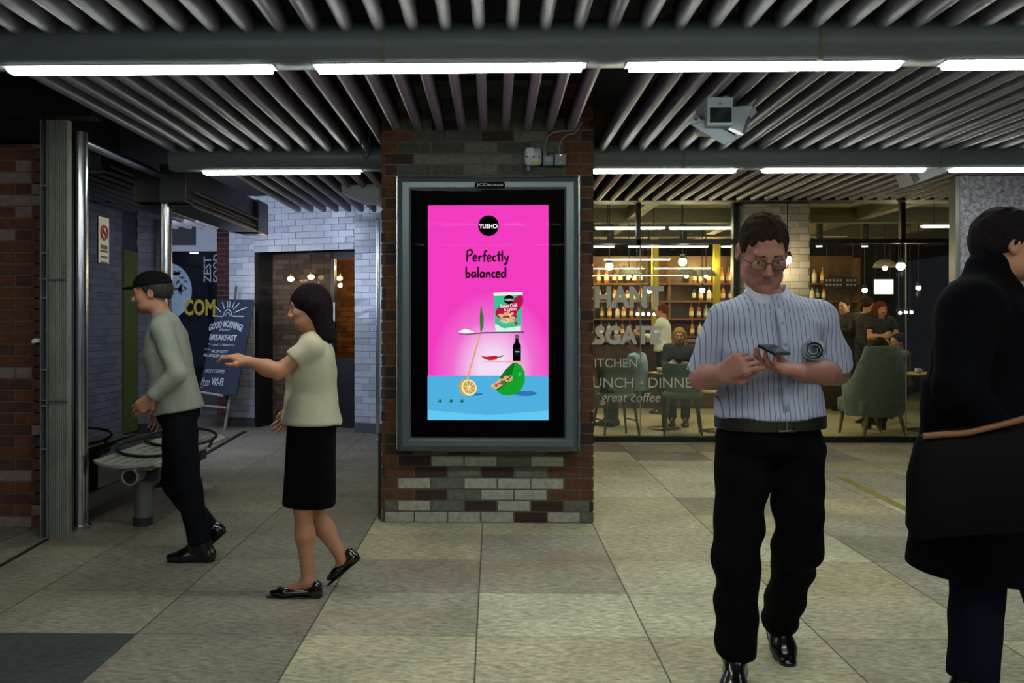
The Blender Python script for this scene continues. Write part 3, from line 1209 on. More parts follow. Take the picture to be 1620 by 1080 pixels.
shp([(SX0 - 2, SY1), (SX1, SY1), (SX1, SH), (SX0 - 2, SH)], 0, 2)
shp([(SX0, SY1), (SX1, SY1), (SX1, 990), (330, 1012), (SX0, 990)], 1, 21)
flush('pictured_table')
disc(330, 138, 48, 48, 1, 0, 40)
put_text(mb, 'YUSHOi', sp(286, 151, 2), (1, 0, 0), (0, 0, 1), 88 * KX, 21 * KZ, 1, .02)
flush('round_logo')
GL = {'P': [[(5, 0), (4, 50)], [(2, 4), (20, -4), (28, 8), (20, 20), (5, 26)]],
      'e': [[(2, 36), (16, 33), (14, 24), (6, 24), (1, 36), (6, 48), (17, 46)]],
      'r': [[(3, 25), (4, 49)], [(4, 34), (10, 26), (17, 26)]],
      'f': [[(19, 2), (11, 2), (8, 16), (7, 50)], [(0, 24), (16, 22)]],
      'c': [[(15, 27), (7, 25), (2, 36), (6, 47), (15, 46)]],
      't': [[(8, 4), (7, 40), (12, 49)], [(0, 20), (17, 18)]],
      'l': [[(4, 0), (4, 49)]],
      'y': [[(3, 26), (6, 38), (12, 40)], [(19, 24), (14, 46), (7, 62), (0, 62)]],
      'b': [[(4, 0), (4, 48)], [(4, 34), (13, 27), (20, 35), (15, 47), (4, 48)]],
      'a': [[(18, 27), (8, 25), (2, 37), (7, 48), (17, 38)], [(19, 25), (20, 49)]],
      'n': [[(3, 26), (4, 49)], [(4, 34), (12, 26), (18, 32), (20, 49)]],
      'd': [[(18, 28), (8, 26), (2, 37), (8, 48), (18, 40)], [(21, 0), (21, 49)]]}


def word(s_, x, y, adv, w, k, mat, sx=1.0):
    for ch in s_:
        for st in GL[ch]:
            brush([(x + a * sx, y + b) for a, b in st], w, k, mat)
        x += adv.get(ch, 22)
    return x


AD = {'P': 31, 'e': 23, 'r': 21, 'f': 20, 'c': 20, 't': 19, 'l': 13, 'y': 24, 'b': 27, 'a': 27, 'n': 27, 'd': 26}
word('Perfectly', 227, 253, dict(AD, e=24.5, c=22), 8.5, 2, 20)
word('balanced', 223, 328, AD, 8.5, 2, 20)
flush('slogan')
# snack pouch
shp([(362, 626), (352, 449), (487, 445), (479, 628)][::1], 2, 4)
shp([(354, 462), (352, 447), (487, 444), (486, 458)], 3, 5)
shp([(362, 626), (360, 590), (400, 612), (479, 600), (479, 628)], 3, 5)
disc(460, 500, 24, 46, 4, 6, rot=.5)
disc(412, 535, 52, 34, 4, 6, rot=-.2)
disc(424, 479, 24, 21, 5, 0)
put_text(mb, 'YUSHOi', sp(403, 486, 6), (1, 0, 0), (0, 0, 1), 42 * KX, 11 * KZ, 1, .015)
put_text(mb, 'Sweet Chilli', sp(384, 518, 6), (1, .0, .06), (-.06, 0, 1), 78 * KX, 17 * KZ, 1, .01)
put_text(mb, '& Lemon', sp(402, 532, 6), (1, .0, .06), (-.06, 0, 1), 56 * KX, 15 * KZ, 1, .01)
rn = random.Random(5)
for _ in range(16):
    a, b_ = rn.uniform(385, 440), rn.uniform(538, 582)
    disc(a, b_, 15, 5.5, 6 + _ % 3, (7, 15, 10)[_ % 3], 10, rn.uniform(-.9, .9))
for a, b_ in ((457, 556), (450, 572), (457, 588)):
    disc(a, b_, 7, 8, 6, 6, 14)
flush('pictured_pouch')
# spoon with the pile of salt, pea pod
shp([(185, 632), (215, 638), (260, 634), (300, 629), (495, 625), (494, 632), (300, 636), (240, 641), (200, 640)], 5, 17)
shp([(190, 629), (205, 620), (225, 613), (250, 622), (265, 630), (225, 634)], 6, 1)
shp([(292, 628), (290, 560), (293, 512), (298, 512), (307, 560), (306, 600), (298, 626)], 6, 8)
brush([(297, 520), (301, 570), (296, 620)], 5, 7, 11)
flush('pictured_spoon_and_pod')
# cocktail stick and lemon half
brush([(291, 640), (262, 740), (232, 845)], 8, 4, 10, False)
disc(262, 916, 42, 7, 2, 16)
disc(230, 884, 37, 40, 4, 14, rot=-.5)
disc(240, 885, 34, 38, 5, 13, rot=-.5)
disc(241, 884, 27, 31, 6, 14, rot=-.5)
for k in range(8):
    t_ = k * math.pi / 4 + .2
    brush([(241, 884), (241 + 24 * math.cos(t_), 884 + 28 * math.sin(t_))], 3, 7, 13, False)
flush('pictured_lemon_half')
# little bottle on a chopstick, chilli
shp([(300, 762), (500, 765), (500, 769), (300, 766)], 4, 10)
shp([(442, 762), (442, 690), (453, 672), (453, 642), (468, 642), (468, 672), (479, 690), (479, 762)], 5, 0)
shp([(453, 660), (453, 640), (470, 640), (470, 660)], 6, 17)
shp([(447, 740), (447, 702), (476, 702), (476, 740)], 6, 3)
put_text(mb, 'YUSHOi', sp(452, 722, 7), (1, 0, 0), (0, 0, 1), 20 * KX, 6 * KZ, 5, .02)
shp([(294, 738), (320, 742), (350, 738), (368, 737), (374, 748), (360, 757), (335, 760), (310, 752)], 5, 9)
brush([(370, 745), (385, 742), (400, 736)], 5, 6, 8)
flush('pictured_bottle_and_chilli')
# tipped green bowl of snacks
disc(500, 912, 52, 12, 2, 16)
shp([(455, 768), (480, 782), (496, 812), (498, 850), (486, 886), (460, 912), (425, 922), (392, 918), (372, 905), (365, 890), (452, 772)], 4, 11)
disc(474, 822, 6, 10, 5, 4, rot=.5)
shp([(453, 770), (440, 772), (410, 800), (385, 832), (372, 862), (362, 892), (370, 898), (400, 880), (435, 830)], 5, 12)
for _ in range(34):
    a = rn.uniform(0, 1)
    cx, cy = 352 + 72 * a + rn.uniform(-8, 8), 880 - 42 * a + rn.uniform(-12, 14)
    disc(cx, cy, 13, 4.2, 6 + _ % 4, (7, 15, 19, 10)[_ % 4], 10, rn.uniform(-1.0, .3))
flush('pictured_green_bowl')
for a, b_ in ((106, 946), (157, 946), (207, 946)):
    disc(a, b_ + 4, 10, 4, 2, 16, 12)
    disc(a, b_, 7, 7, 3, 8, 14)
    disc(a - 2, b_ - 2, 3, 3, 4, 11, 10)
    flush('pictured_pea')
pass
mb = MB()
mb.poly([(bl, YSC - .012, bb), (br_, YSC - .012, bb), (br_, YSC - .012, bt), (bl, YSC - .012, bt)])
obj('cover_glass', mb, glass('cover_glass_thin', '#ffffff', 1.45, .035, '#ffffff'), ad, world=True)

# ------------------------------------------------------------------ meter box and switch boxes above the screen
GREYB = M('grey_box_plastic', '#6f7680', .5)


def boxthing(name, label, cat, x0, y0, x1, y1, dep, mat, bev=.008):
    a, b_ = at(x0, y1, 5.742), at(x1, y0, 5.742)
    t = thing(name, label, cat, ((a.x + b_.x) / 2, 5.742, (a.z + b_.z) / 2))
    w, h_ = b_.x - a.x, b_.z - a.z
    m_ = MB()
    m_.box((0, -dep / 2, 0), (w, dep, h_))
    obj('case', m_, mat, t, bevel=bev)
    return t, w, h_


t, w, h_ = boxthing('meter_box', 'pale rounded meter box with a yellow label above the advertising screen', 'meter box', 829, 237, 856, 264, .07, M('pale_box', '#a2a6b0', .45), .02)
mb = MB()
mb.box((-.02, -.072, .03), (.045, .006, .055))
obj('window', mb, M('meter_window', '#bfc3cc', .3), t)
mb = MB()
mb.box((.01, -.072, -.035), (.05, .005, .016))
obj('yellow_label', mb, M('label_yellow', '#b0a83a', .5), t)
for sx_ in (-.04, .005, .04):
    mb = MB()
    mb.cyl((sx_, -.075, .0), (sx_, -.06, .0), .007, n=10)
    obj('screw', mb, M('screw_dark', '#3c3f46', .4), t)
mb = MB()
mb.cyl((-.03, -.03, -h_ / 2), (-.03, -.03, -h_ / 2 - .035), .012, n=12)
mb.cyl((-.03, -.03, -h_ / 2 - .012), (-.03, -.03, -h_ / 2 - .026), .017, n=12)
obj('gland', mb, GREYB, t)
t, w, h_ = boxthing('switch_box', 'small grey switch box with a lettered plate between meter and junction box', 'switch box', 858, 246, 875, 264, .055, GREYB)
mb = MB()
mb.box((0, -.056, 0), (.04, .004, .03))
obj('plate', mb, M('plate_pale', '#858b96', .5), t)
mb = MB()
mb.box((.0, -.058, .028), (.022, .01, .01))
obj('switch', mb, MATS['black_frame'], t)
t, w, h_ = boxthing('junction_box', 'small grey junction box with a glowing red light', 'junction box', 876.5, 245, 895, 264, .06, GREYB)
mb = MB()
mb.sphere((-.0, -.062, .028), .005, 8)
obj('red_light', mb, E('red_led', '#ff5a5a', 4), t)
mb = MB()
mb.box((0, -.061, -.022), (.026, .004, .012))
obj('plate', mb, MATS['plate_pale'], t)
CAB = M('grey_cable', '#7b7e86', .5)
for lb, pts in (('grey cable looping from the switch box up to the ceiling', [(862, 246), (861, 232), (866, 216), (876, 209), (890, 207), (905, 207), (914, 198), (918, 188)]),
                ('grey cable curving from the red lit junction box up to the ceiling', [(885, 245), (885, 232), (890, 219), (898, 213), (908, 211), (915, 203), (921, 193)])):
    p_ = [at(a, b_, 5.715) for a, b_ in pts]
    t = thing('cable', lb, 'cable', p_[0], 0, 'cables above the screen')
    mb = MB()
    mb.tube(p_, .006, 8)
    obj('flex', mb, CAB, t, world=True)
    mb = MB()
    mb.cyl(p_[0] - Vector((0, 0, .004)), p_[0] + Vector((0, 0, .03)), .013, n=10)
    obj('gland', mb, GREYB, t, world=True)
p_ = [at(a, b_, 5.9) for a, b_ in ((582, 205), (570, 222), (572, 244), (580, 252), (586, 240), (584, 215))]
mb = MB()
mb.tube(p_, .006, 6)
tag(obj('loose_cable', mb, M('black_cable', '#111111', .5)), 'black loose cable loop hanging from the ceiling left of the pillar', 'cable')

# ------------------------------------------------------------------ projector cluster hanging under the battens
DEV = M('device_grey', '#8f98a4', .4, noise=(4, .05))
c = at(1140, 182, 4.9)
pc = thing('projector_cluster', 'pale grey cluster of ceiling projector housings with a dark square window', 'projector', c)


def P(px, py, dy=0.0):
    return at(px, py, 4.9 + dy) - c


mb = MB()
a, b_ = P(1119, 199, -.12), P(1160, 153, -.12)
mb.box2((a.x, -.12, a.z), (b_.x, .16, b_.z))
hd = obj('camera_housing', mb, DEV, pc, bevel=.006)
a, b_ = P(1123, 194, -.12), P(1157, 170, -.12)
mb = MB()
mb.box2((a.x, -.126, a.z), (b_.x, -.11, b_.z))
obj('window', mb, M('dark_lens', '#14181a', .15), hd)
mb = MB()
k = P(1139, 164, -.12)
mb.cyl((k.x, -.125, k.z), (k.x, -.115, k.z), .006, n=10)
obj('screw', mb, MATS['screw_dark'], hd)


def slab(name, quad, dy0, dy1, mat=DEV, par=pc):
    m_ = MB()
    f_ = [P(x, y, dy0) for x, y in quad]
    g_ = [P(x, y, dy1) for x, y in quad]
    n_ = len(f_)
    m_.add(f_ + g_, [tuple(range(n_)), tuple(range(n_, 2 * n_))[::-1]] + [(i, n_ + i, n_ + (i + 1) % n_, (i + 1) % n_) for i in range(n_)])
    return obj(name, m_, mat, par, bevel=.005)


lw = slab('lower_housing', [(1092, 197), (1106, 192), (1112, 188), (1133, 198), (1167, 217), (1160, 224), (1145, 229), (1136, 224)], -.06, .17)
rh = slab('side_housing', [(1128, 176), (1159, 168), (1192, 167), (1184, 184), (1177, 212), (1160, 204), (1132, 198)], -.02, .20)
slab('side_cap', [(1184, 184), (1188, 187), (1179, 213), (1175, 209)], -.035, .17, M('device_dark', '#33373c', .4))
slab('mount_bracket', [(1189, 170), (1194, 168), (1198, 178), (1188, 187), (1184, 184)], .02, .12)
slab('left_bracket', [(1092, 186), (1104, 183), (1111, 192), (1093, 197)], -.08, .08)
mb = MB()
k = P(1101, 188, -.08)
mb.cyl((k.x, -.09, k.z), (k.x, -.075, k.z), .011, n=12)
obj('bolt', mb, MATS['screw_dark'], pc)
mb = MB()
a = [P(1150, 201.5, -.03), P(1160, 204, -.03), P(1170, 208, -.03), P(1176, 213, -.03), P(1168, 211, -.03), P(1159, 207, -.03)]
mb.add(a + [p + Vector((0, .02, 0)) for p in a], [tuple(range(6)), tuple(range(6, 12))[::-1]] + [(i, 6 + i, 6 + (i + 1) % 6, (i + 1) % 6) for i in range(6)])
obj('light_slot', mb, E('projector_light', '#f4f6f4', .9), pc)
mb = MB()
mb.cyl((.05, .08, .0), (.05, .08, 2.66 - c.z), .025, n=12)
mb.cyl((-.02, .06, .0), (-.02, .06, 2.66 - c.z), .018, n=12)
obj('hanger', mb, DEV, pc)
# pale box speaker right at the back and box at left
t = thing('ceiling_box', 'pale grey wedge shaped box under the battens beside the stone pillar', 'ceiling box', at(1470, 276, 7.4))


def wedge(quad, Y0, Y1, t, mats, dark=None):
    m_ = MB()
    f_ = [at(x, y, Y0) for x, y in quad]
    g_ = [p + Vector((0, Y1 - Y0, 0)) for p in f_]
    n_ = len(f_)
    m_.add(f_ + g_, [tuple(range(n_)), tuple(range(n_, 2 * n_))[::-1]] + [(i, n_ + i, n_ + (i + 1) % n_, (i + 1) % n_) for i in range(n_)])
    obj('case', m_, mats, t, world=True, bevel=.006)


wedge([(1440, 264), (1510, 264), (1508, 268), (1456, 288), (1446, 290), (1438, 272)], 7.2, 7.45, t, M('pale_grey_box', '#9da2ac', .45))
mb = MB()
q = [at(1438, 272, 7.19), at(1446, 290, 7.19), at(1452, 284, 7.19), at(1446, 270, 7.19)]
mb.add(q + [p + Vector((0, -.03, 0)) for p in q], [(0, 1, 2, 3), (7, 6, 5, 4), (0, 4, 5, 1), (1, 5, 6, 2), (2, 6, 7, 3), (3, 7, 4, 0)])
obj('end_cap', mb, MATS['device_dark'], t, world=True)
t = thing('ceiling_box', 'pale grey box hanging from the battens left of the brick pillar', 'ceiling box', at(568, 305, 8.2))
wedge([(539, 292), (600, 290), (600, 318), (572, 318), (541, 305)], 8.1, 8.4, t, MATS['pale_grey_box'])
mb = MB()
mb.cyl(at(568, 292, 8.25), at(568, 292, 8.25) + Vector((0, 0, .25)), .02)
obj('bracket', mb, MATS['pale_grey_box'], t, world=True)

# ------------------------------------------------------------------ bench
SEATM = M('bench_cast_metal', '#9fa29a', .45, .3, noise=(8, .12))
DKM = M('bench_dark_metal', '#3c3f43', .4, .5)
bx = -2.34
y0b, y1b = 5.34, 6.78
bn = thing('bench', 'grey slotted metal bench with oval armrests in front of the glass screen', 'bench', (bx, (y0b + y1b) / 2, 0))
hw = .235


def seat_section(ya, yb, front=False):
    m_ = MB()
    xs = [-hw + 2 * hw * k / 12 for k in range(13)]

    def z_at(x):
        return .445 + .018 * (x / hw) ** 2 - (.02 if x > .2 else 0)
    n_s = 7
    wslat = 2 * hw / n_s
    # end strips and slats between slots, as one cast panel
    L_ = yb - ya
    def strip(x0, x1, a, b_):
        x0_, x1_ = x0, x1
        P_ = []
        for zz in (0, -.016):
            for (x, y) in ((x0_, a), (x1_, a), (x1_, b_), (x0_, b_)):
                yy = y
                if front and y == ya:
                    yy = ya + .10 * (x / hw) ** 2
                P_.append((bx + x, yy, z_at(x) + zz))
        m_.add(P_, [(0, 1, 2, 3), (7, 6, 5, 4), (0, 4, 5, 1), (1, 5, 6, 2), (2, 6, 7, 3), (3, 7, 4, 0)])
    for k in range(n_s):
        x0 = -hw + k * wslat
        strip(x0, x0 + wslat * .5, ya, ya + .09)
        strip(x0 + wslat * .5, x0 + wslat, ya, ya + .09)
        strip(x0, x0 + wslat * .5, yb - .06, yb)
        strip(x0 + wslat * .5, x0 + wslat, yb - .06, yb)
        strip(x0 + wslat * .14, x0 + wslat * .86, ya + .09, yb - .06)
    strip(-hw, -hw + wslat * .5, ya + .09, yb - .06)
    strip(hw - wslat * .5, hw, ya + .09, yb - .06)
    return m_


third = (y1b - y0b) / 3
for k in range(3):
    obj('seat', seat_section(y0b + k * third + .004, y0b + (k + 1) * third - .004, k == 0), SEATM, bn, world=True)
mb = MB()
mb.cyl((bx, y0b + .12, .355), (bx, y1b - .05, .355), .05, n=20)
mb.box2((bx - .12, y0b + .16, .39), (bx + .12, y1b - .1, .425))
bm_ = obj('support_beam', mb, SEATM, bn, world=True)
mb = MB()
ringp = [(bx + .05 * math.cos(a), y0b + .115, .355 + .05 * math.sin(a)) for a in [k * math.pi / 10 for k in range(20)]]
mb.tube(ringp, .008, 8, closed=True)
obj('end_ring', mb, M('ring_metal', '#b4b6b4', .35, .5), bm_, world=True)
mb = MB()
mb.cyl((bx, y0b + .112, .355), (bx, y0b + .122, .355), .044, n=20)
obj('end_cap', mb, M('cap_dark', '#16181c', .4), bm_, world=True)
for yy in (y0b + .32, y1b - .3):
    mb = MB()
    mb.cyl((bx, yy, 0.05), (bx, yy, .36), .058, n=24)
    c_ = obj('pedestal', mb, M('pedestal_grey', '#6f7274', .4, .3, noise=(5, .1)), bn, world=True)
    mb = MB()
    mb.cyl((bx, yy, 0), (bx, yy, .055), .066, n=24)
    obj('base_ring', mb, DKM, c_, world=True)
    mb = MB()
    mb.box2((bx - .05, yy - .07, .30), (bx + .13, yy + .07, .40))
    obj('bracket', mb, DKM, c_, world=True, bevel=.01)
for k in (1, 2):
    yc = y0b + k * third
    mb = MB()
    pts = []
    for i in range(28):
        a = 2 * math.pi * i / 28
        pts.append((bx + .02 + .26 * math.cos(a), yc + .16 * math.sin(a), .50 + .045 * math.sin(a)))
    mb.tube(pts, .011, 8, closed=True)
    for sx_ in (-.24, .28):
        mb.cyl((bx + sx_ * .9, yc - .06, .43), (bx + sx_ * .96, yc - .02, .5), .010, n=8)
    obj('armrest', mb, M('armrest_black', '#202226', .4, .4), bn, world=True)

# ------------------------------------------------------------------ chalkboard on an easel
tl, tr = at(338, 475, 10.95), at(402, 474, 10.62)
bl_, brr = at(314, 621, 10.62), at(365, 627, 10.36)
Uc = ((tr - tl) + (brr - bl_)).normalized()
Vc = ((tl - bl_) + (tr - brr)).normalized()
WC = ((tr - tl).length + (brr - bl_).length) / 2
HC = ((tl - bl_).length + (tr - brr).length) / 2
Ncb = Uc.cross(Vc).normalized()
if Ncb.y > 0:
    Ncb = -Ncb
es = thing('easel', 'pale wooden easel holding the chalkboard by the tiled wall', 'easel', Vector((bl_.x + .25, 10.6, 0)))
WOOD = M('pale_wood', '#a09a8c', .6, noise=(12, .2), scale_xyz=(1, 1, .15))
cb = thing('chalkboard', 'dark chalkboard advertising breakfast leaning on the pale wooden easel', 'chalkboard', (bl_ + brr) / 2)
mb = MB()
mb.prism([(0, 0), (WC, 0), (WC, HC), (0, HC)], bl_, Uc, Vc, -Ncb, .03)
obj('board', mb, M('slate_board', '#2c3342', .75, noise=(5, .12)), cb, world=True, bevel=.004)


def cz(zx, zy, k=0):
    """crop pixel (702x1080 crop of the board) -> board plane"""
    d = ray(290 + zx / 5.4, 450 + zy / 5.4)
    o = Vector((0, 0, H))
    t_ = (bl_ - o).dot(Ncb) / d.dot(Ncb)
    return o + d * t_ + Ncb * (.003 + .0005 * k)


CH = MB()
CHM = M('chalk_white', '#c9cbd2', .8)


def chalk(name):
    global CH
    obj(name, CH, CHM, cb, world=True)
    CH = MB()


def cline(pts, w):
    for i in range(len(pts) - 1):
        a, b_ = cz(*pts[i]), cz(*pts[i + 1])
        d = (b_ - a).normalized()
        n_ = Ncb.cross(d).normalized() * (w / 2)
        CH.poly([a - n_, b_ - n_, b_ + n_, a + n_])


def ctext(s_, x0, y0, x1, y1, h_, bold=.0, shear=0, bend=0):
    a, b_ = cz(x0, y0), cz(x1, y1)
    d = (b_ - a)
    n_ = Vc
    put_text(CH, s_, a, d.normalized(), n_, d.length, h_ * .0015, 0, bold, shear, bend)


for a, b_ in (((275, 185), (325, 238)), ((335, 150), (352, 208)), ((380, 143), (380, 198)), ((402, 143), (396, 198)), ((440, 148), (418, 202)), ((480, 158), (428, 214)), ((545, 195), (435, 240)), ((250, 268), (340, 272)), ((420, 270), (520, 272))):
    cline([a, b_], .014)
cline([(345, 270), (352, 238), (372, 216), (396, 216), (412, 238), (414, 270)], .014)
cline([(362, 270), (368, 248), (382, 238), (396, 248), (400, 270)], .008)
chalk('chalk_sun')
ctext('GOOD MORNING!', 215, 400, 500, 408, 62, .03, 0, .055)
chalk('chalk_heading')
ctext('Enjoy', 305, 400, 405, 400, 26, .0, .4)
chalk('chalk_script')
ctext('BREAKFAST', 222, 472, 452, 480, 50, .03)
chalk('chalk_word')
cline([(215, 505), (250, 514)], .006)
chalk('chalk_dash')
cline([(395, 516), (440, 520)], .006)
chalk('chalk_dash')
ctext('until', 255, 522, 295, 524, 20, .01)
chalk('chalk_hours')
ctext('11:30am', 305, 524, 390, 526, 20, .01)
chalk('chalk_hours')
ctext('Try our', 182, 560, 232, 560, 16, .0, .3)
chalk('chalk_small_line')
ctext('BACON BUTTY', 240, 580, 378, 586, 26, .02)
chalk('chalk_small_line')
ctext('ALL ENGLISH BREAKFAST', 172, 612, 440, 632, 26, .02)
chalk('chalk_dishes')
ctext('FRESH COFFEE', 182, 750, 352, 760, 30, .0, .3)
chalk('chalk_coffee_line')
ctext('Free', 150, 858, 222, 858, 62, .0, .35)
ctext('WI-FI', 234, 860, 335, 866, 66, .02)
cline([(150, 880), (180, 862), (215, 860)], .006)
chalk('chalk_offer')
for (a, b_) in (((322, 612, 10.62), (311, 676, 10.74)), ((364, 612, 10.42), (355, 681, 10.55))):
    p0 = at(*a)
    p1 = atZ(b_[0], b_[1])
    mb = MB()
    mb.tube([p0 + Vector((0, .06, .0)), p1], .017, 6)
    obj('leg', mb, WOOD, es, world=True)
mb = MB()
a, b_ = at(318, 641, 10.62), at(358, 645, 10.45)
mb.tube([a, b_], .016, 6)
obj('crossbar', mb, WOOD, es, world=True)
mb = MB()
a, b_ = at(310, 619, 10.58), at(352, 626, 10.38)
mb.tube([a, b_], .018, 6)
obj('ledge', mb, WOOD, es, world=True)
mb = MB()
a = at(374, 452, 10.86)
mb.tube([a, at(366, 520, 10.86), Vector((a.x - .15, 10.98, 0.0))], .015, 6)
obj('rear_leg', mb, M('dark_wood', '#4a4744', .6), es, world=True)

# ------------------------------------------------------------------ mottled stone pillar at right
p = at(1515, 400, 7.5)
t = thing('stone_pillar', 'wide mottled dark grey mosaic clad pillar at the right behind the dark coat', 'pillar', (p.x + .75, 7.5, 0))
MOS = M('mosaic_grey', '#8a8794', .3, noise=(26, .9), bump=(30, .9), col2='#24242c')
mb = MB()
mb.box2((p.x, 7.5, 0), (p.x + 1.5, 7.60, 2.62))
obj('cladding', mb, MOS, t, world=True)
mb = MB()
mb.box2((p.x - .025, 7.485, 0), (p.x + .015, 7.60, 2.62))
obj('edge_trim', mb, M('edge_steel', '#7d7c78', .4, .5), t, world=True, bevel=.005)
# ------------------------------------------------------------------ restaurant front
YG = 9.72
gx0, gx1 = PIL_R - .5, 8.0
zh = at(1050, 323, YG).z
BLK = M('front_black', '#0d0d0f', .5)
mb = MB()
mb.box2((-1.35, YG - .62, at(1050, 317, YG - .62).z), (gx1, YG - .5, 2.98))
mb.box2((-1.35, YG - .55, zh + .01), (gx1, YG + .08, 2.98))
struct('wall_front', mb, BLK)
mb = MB()
mb.box2((-0.98, YG - .05, 0), (-0.90, 17, 2.98))
struct('wall_restaurant_left', mb, M('restaurant_dark_wall', '#3b342c', .8))
px_l, px_r = at(1178, 400, YG - .25).x, at(1281, 400, YG - .25).x
rnd = random.Random(12)
mb = MB()
TT = [M('cream_tile', '#a9a290', .22, noise=(5, .1)), M('cream_tile_worn', '#98917f', .25, noise=(5, .1)), M('tile_grout', '#5c574c', .9)]
mb.box2((px_l + .006, YG - .24, 0), (px_r - .006, YG + .3, 2.98), 2)
bricks(mb, (px_l, YG - .24, 0), (1, 0, 0), (0, 0, 1), (0, -1, 0), px_r - px_l, 2.66, .2, .075, .005, .008, lambda r, x, y, rn: 0 if rn.random() < .7 else 1, rnd, .002)
bricks(mb, (px_l + .006, YG + .3, 0), (0, -1, 0), (0, 0, 1), (-1, 0, 0), .54, 2.66, .2, .075, .005, .006, lambda r, x, y, rn: 0, rnd, .001)
bricks(mb, (px_r - .006, YG - .24, 0), (0, 1, 0), (0, 0, 1), (1, 0, 0), .54, 2.66, .2, .075, .005, .006, lambda r, x, y, rn: 0, rnd, .001)
struct('wall_tiled_pier', mb, TT)
GLS = glass('restaurant_glass', '#ffffff', 1.5, 1.35, '#e9efe6')
FRM = M('window_frame_black', '#131315', .4)
for n_, (a, b_) in enumerate(((-0.88, px_l), (px_r, gx1))):
    mb = MB()
    mb.box2((a, YG, .03), (b_, YG + .012, zh + .02))
    w_ = obj('window_%d' % (n_ + 2), mb, GLS)
    w_['kind'] = 'structure'
    mb = MB()
    mb.box2((a, YG - .05, 0), (b_, YG + .06, .06))
    mb.box2((a, YG - .02, at(1000, 386, YG).z), (b_, YG + .05, at(1000, 379, YG).z))
    for xx in (a, b_ - .06):
        mb.box2((xx, YG - .03, 0), (xx + .06, YG + .06, zh + .02))
    obj('window_frame', mb, FRM, w_)
    mb = MB()
    for pxm in ((1013,) if n_ == 0 else (1433, 1560)):
        xm = at(pxm, 500, YG).x
        mb.box2((xm - .006, YG - .012, .06), (xm + .006, YG, at(1000, 388, YG).z))
    obj('glass_joint', mb, M('silicone_joint', '#8d8a80', .4), w_)
    mb = MB()
    for pxm in ((1010,) if n_ == 0 else (1428,)):
        xm = at(pxm, 350, YG).x
        mb.box2((xm - .025, YG - .02, at(1000, 386, YG).z), (xm + .025, YG + .05, zh + .02))
    obj('mullion', mb, FRM, w_)
# lettering on the glass
LW = M('glass_lettering', '#e4ddd2', .6)
LW2 = M('glass_lettering_thin', '#e0ddd6', .6)


def decal(s_, x0, y0, x1, y1, label, bold, mat, shear=0):
    a, b_ = at(x0, y1, YG - .006), at(x1, y0, YG - .006)
    t = thing('window_lettering', label, 'lettering', a)
    full = text_geo(s_, bold, shear)
    wd = s_.split(' ')
    k_ = (b_.x - a.x) / (full[3] - full[2])
    pre = ''
    for w_ in wd:
        g_ = text_geo(w_, bold, shear)
        off = (text_geo(pre + w_, bold, shear)[3] - g_[3] + g_[2] - full[2]) * k_
        m_ = MB()
        hh = (b_.z - a.z) / (full[5] - full[4])
        put_text(m_, w_, (off, 0, (g_[4] - full[4]) * hh), (1, 0, 0), (0, 0, 1), (g_[3] - g_[2]) * k_, (g_[5] - g_[4]) * hh, 0, bold, shear)
        obj('letters' if len(w_) > 1 else 'dot', m_, mat, t)
        pre += w_ + ' '


decal('HANT', 941, 452, 1050, 487, 'large pale block letters HANT, top line on the restaurant glass', .045, LW)
decal('RSGATE', 921, 515, 1046, 545, 'pale block letters RSGATE, second line on the restaurant glass', .04, LW)
decal('ITCHEN', 941, 567, 1008, 581, 'thin pale letters ITCHEN, third line on the restaurant glass', 0, LW2)
decal('UNCH \u2022 DINNE', 938, 597, 1094, 613, 'thin pale letters UNCH DINNE, fourth line on the restaurant glass', .0, LW2)
decal('great coffee', 950, 621, 1045, 640, 'slanting pale words great coffee, lowest on the restaurant glass', .0, LW2, .25)

# restaurant shell
mb = MB()
mb.box2((-1.35, YG + .1, 2.9), (11, 17, 2.95), 0)
for k in range(7):
    mb.box2((-1.3 + 1.55 * k, YG + .1, 2.74), (-1.15 + 1.55 * k, 17, 2.9), 1)
for y in (11.6, 13.6):
    mb.box2((-1.35, y, 2.70), (11, y + .14, 2.9), 1)
struct('ceiling', mb, [M('restaurant_ceiling', '#8d866c', .7, noise=(2, .15)), M('restaurant_beam', '#5c5646', .6)])
mb = MB()
mb.box2((-1.35, 16.6, 0), (11, 16.8, 2.95))
struct('wall_restaurant_back', mb, M('restaurant_back', '#3a3127', .7, noise=(2.5, .5)))
YW = M('yellow_steel', '#a89a2c', .4)
for n_, pxm in enumerate((1037, 1135)):
    mb = MB()
    xm = at(pxm, 450, 14.2).x
    mb.box2((xm - .05, 14.2, 0), (xm + .05, 14.3, 2.9))
    t = thing('steel_column', ('yellowish steel column inside the restaurant above the bottle shelves' if n_ == 0 else 'yellowish steel column inside the restaurant beside the striped shirt'), 'column', (xm, 14.25, 0))
    obj('shaft', mb, YW, t, world=True)
    mb = MB()
    mb.box2((xm - .09, 14.17, 0), (xm + .09, 14.33, .03))
    obj('base', mb, YW, t, world=True)

# pendant lamps
BRIGHT = E('lamp_bulb', '#fff0c8', 22)
SHADE = M('lamp_shade_dark', '#2a2622', .5)
SHADE2 = M('lamp_shade_pale', '#8c8674', .5)


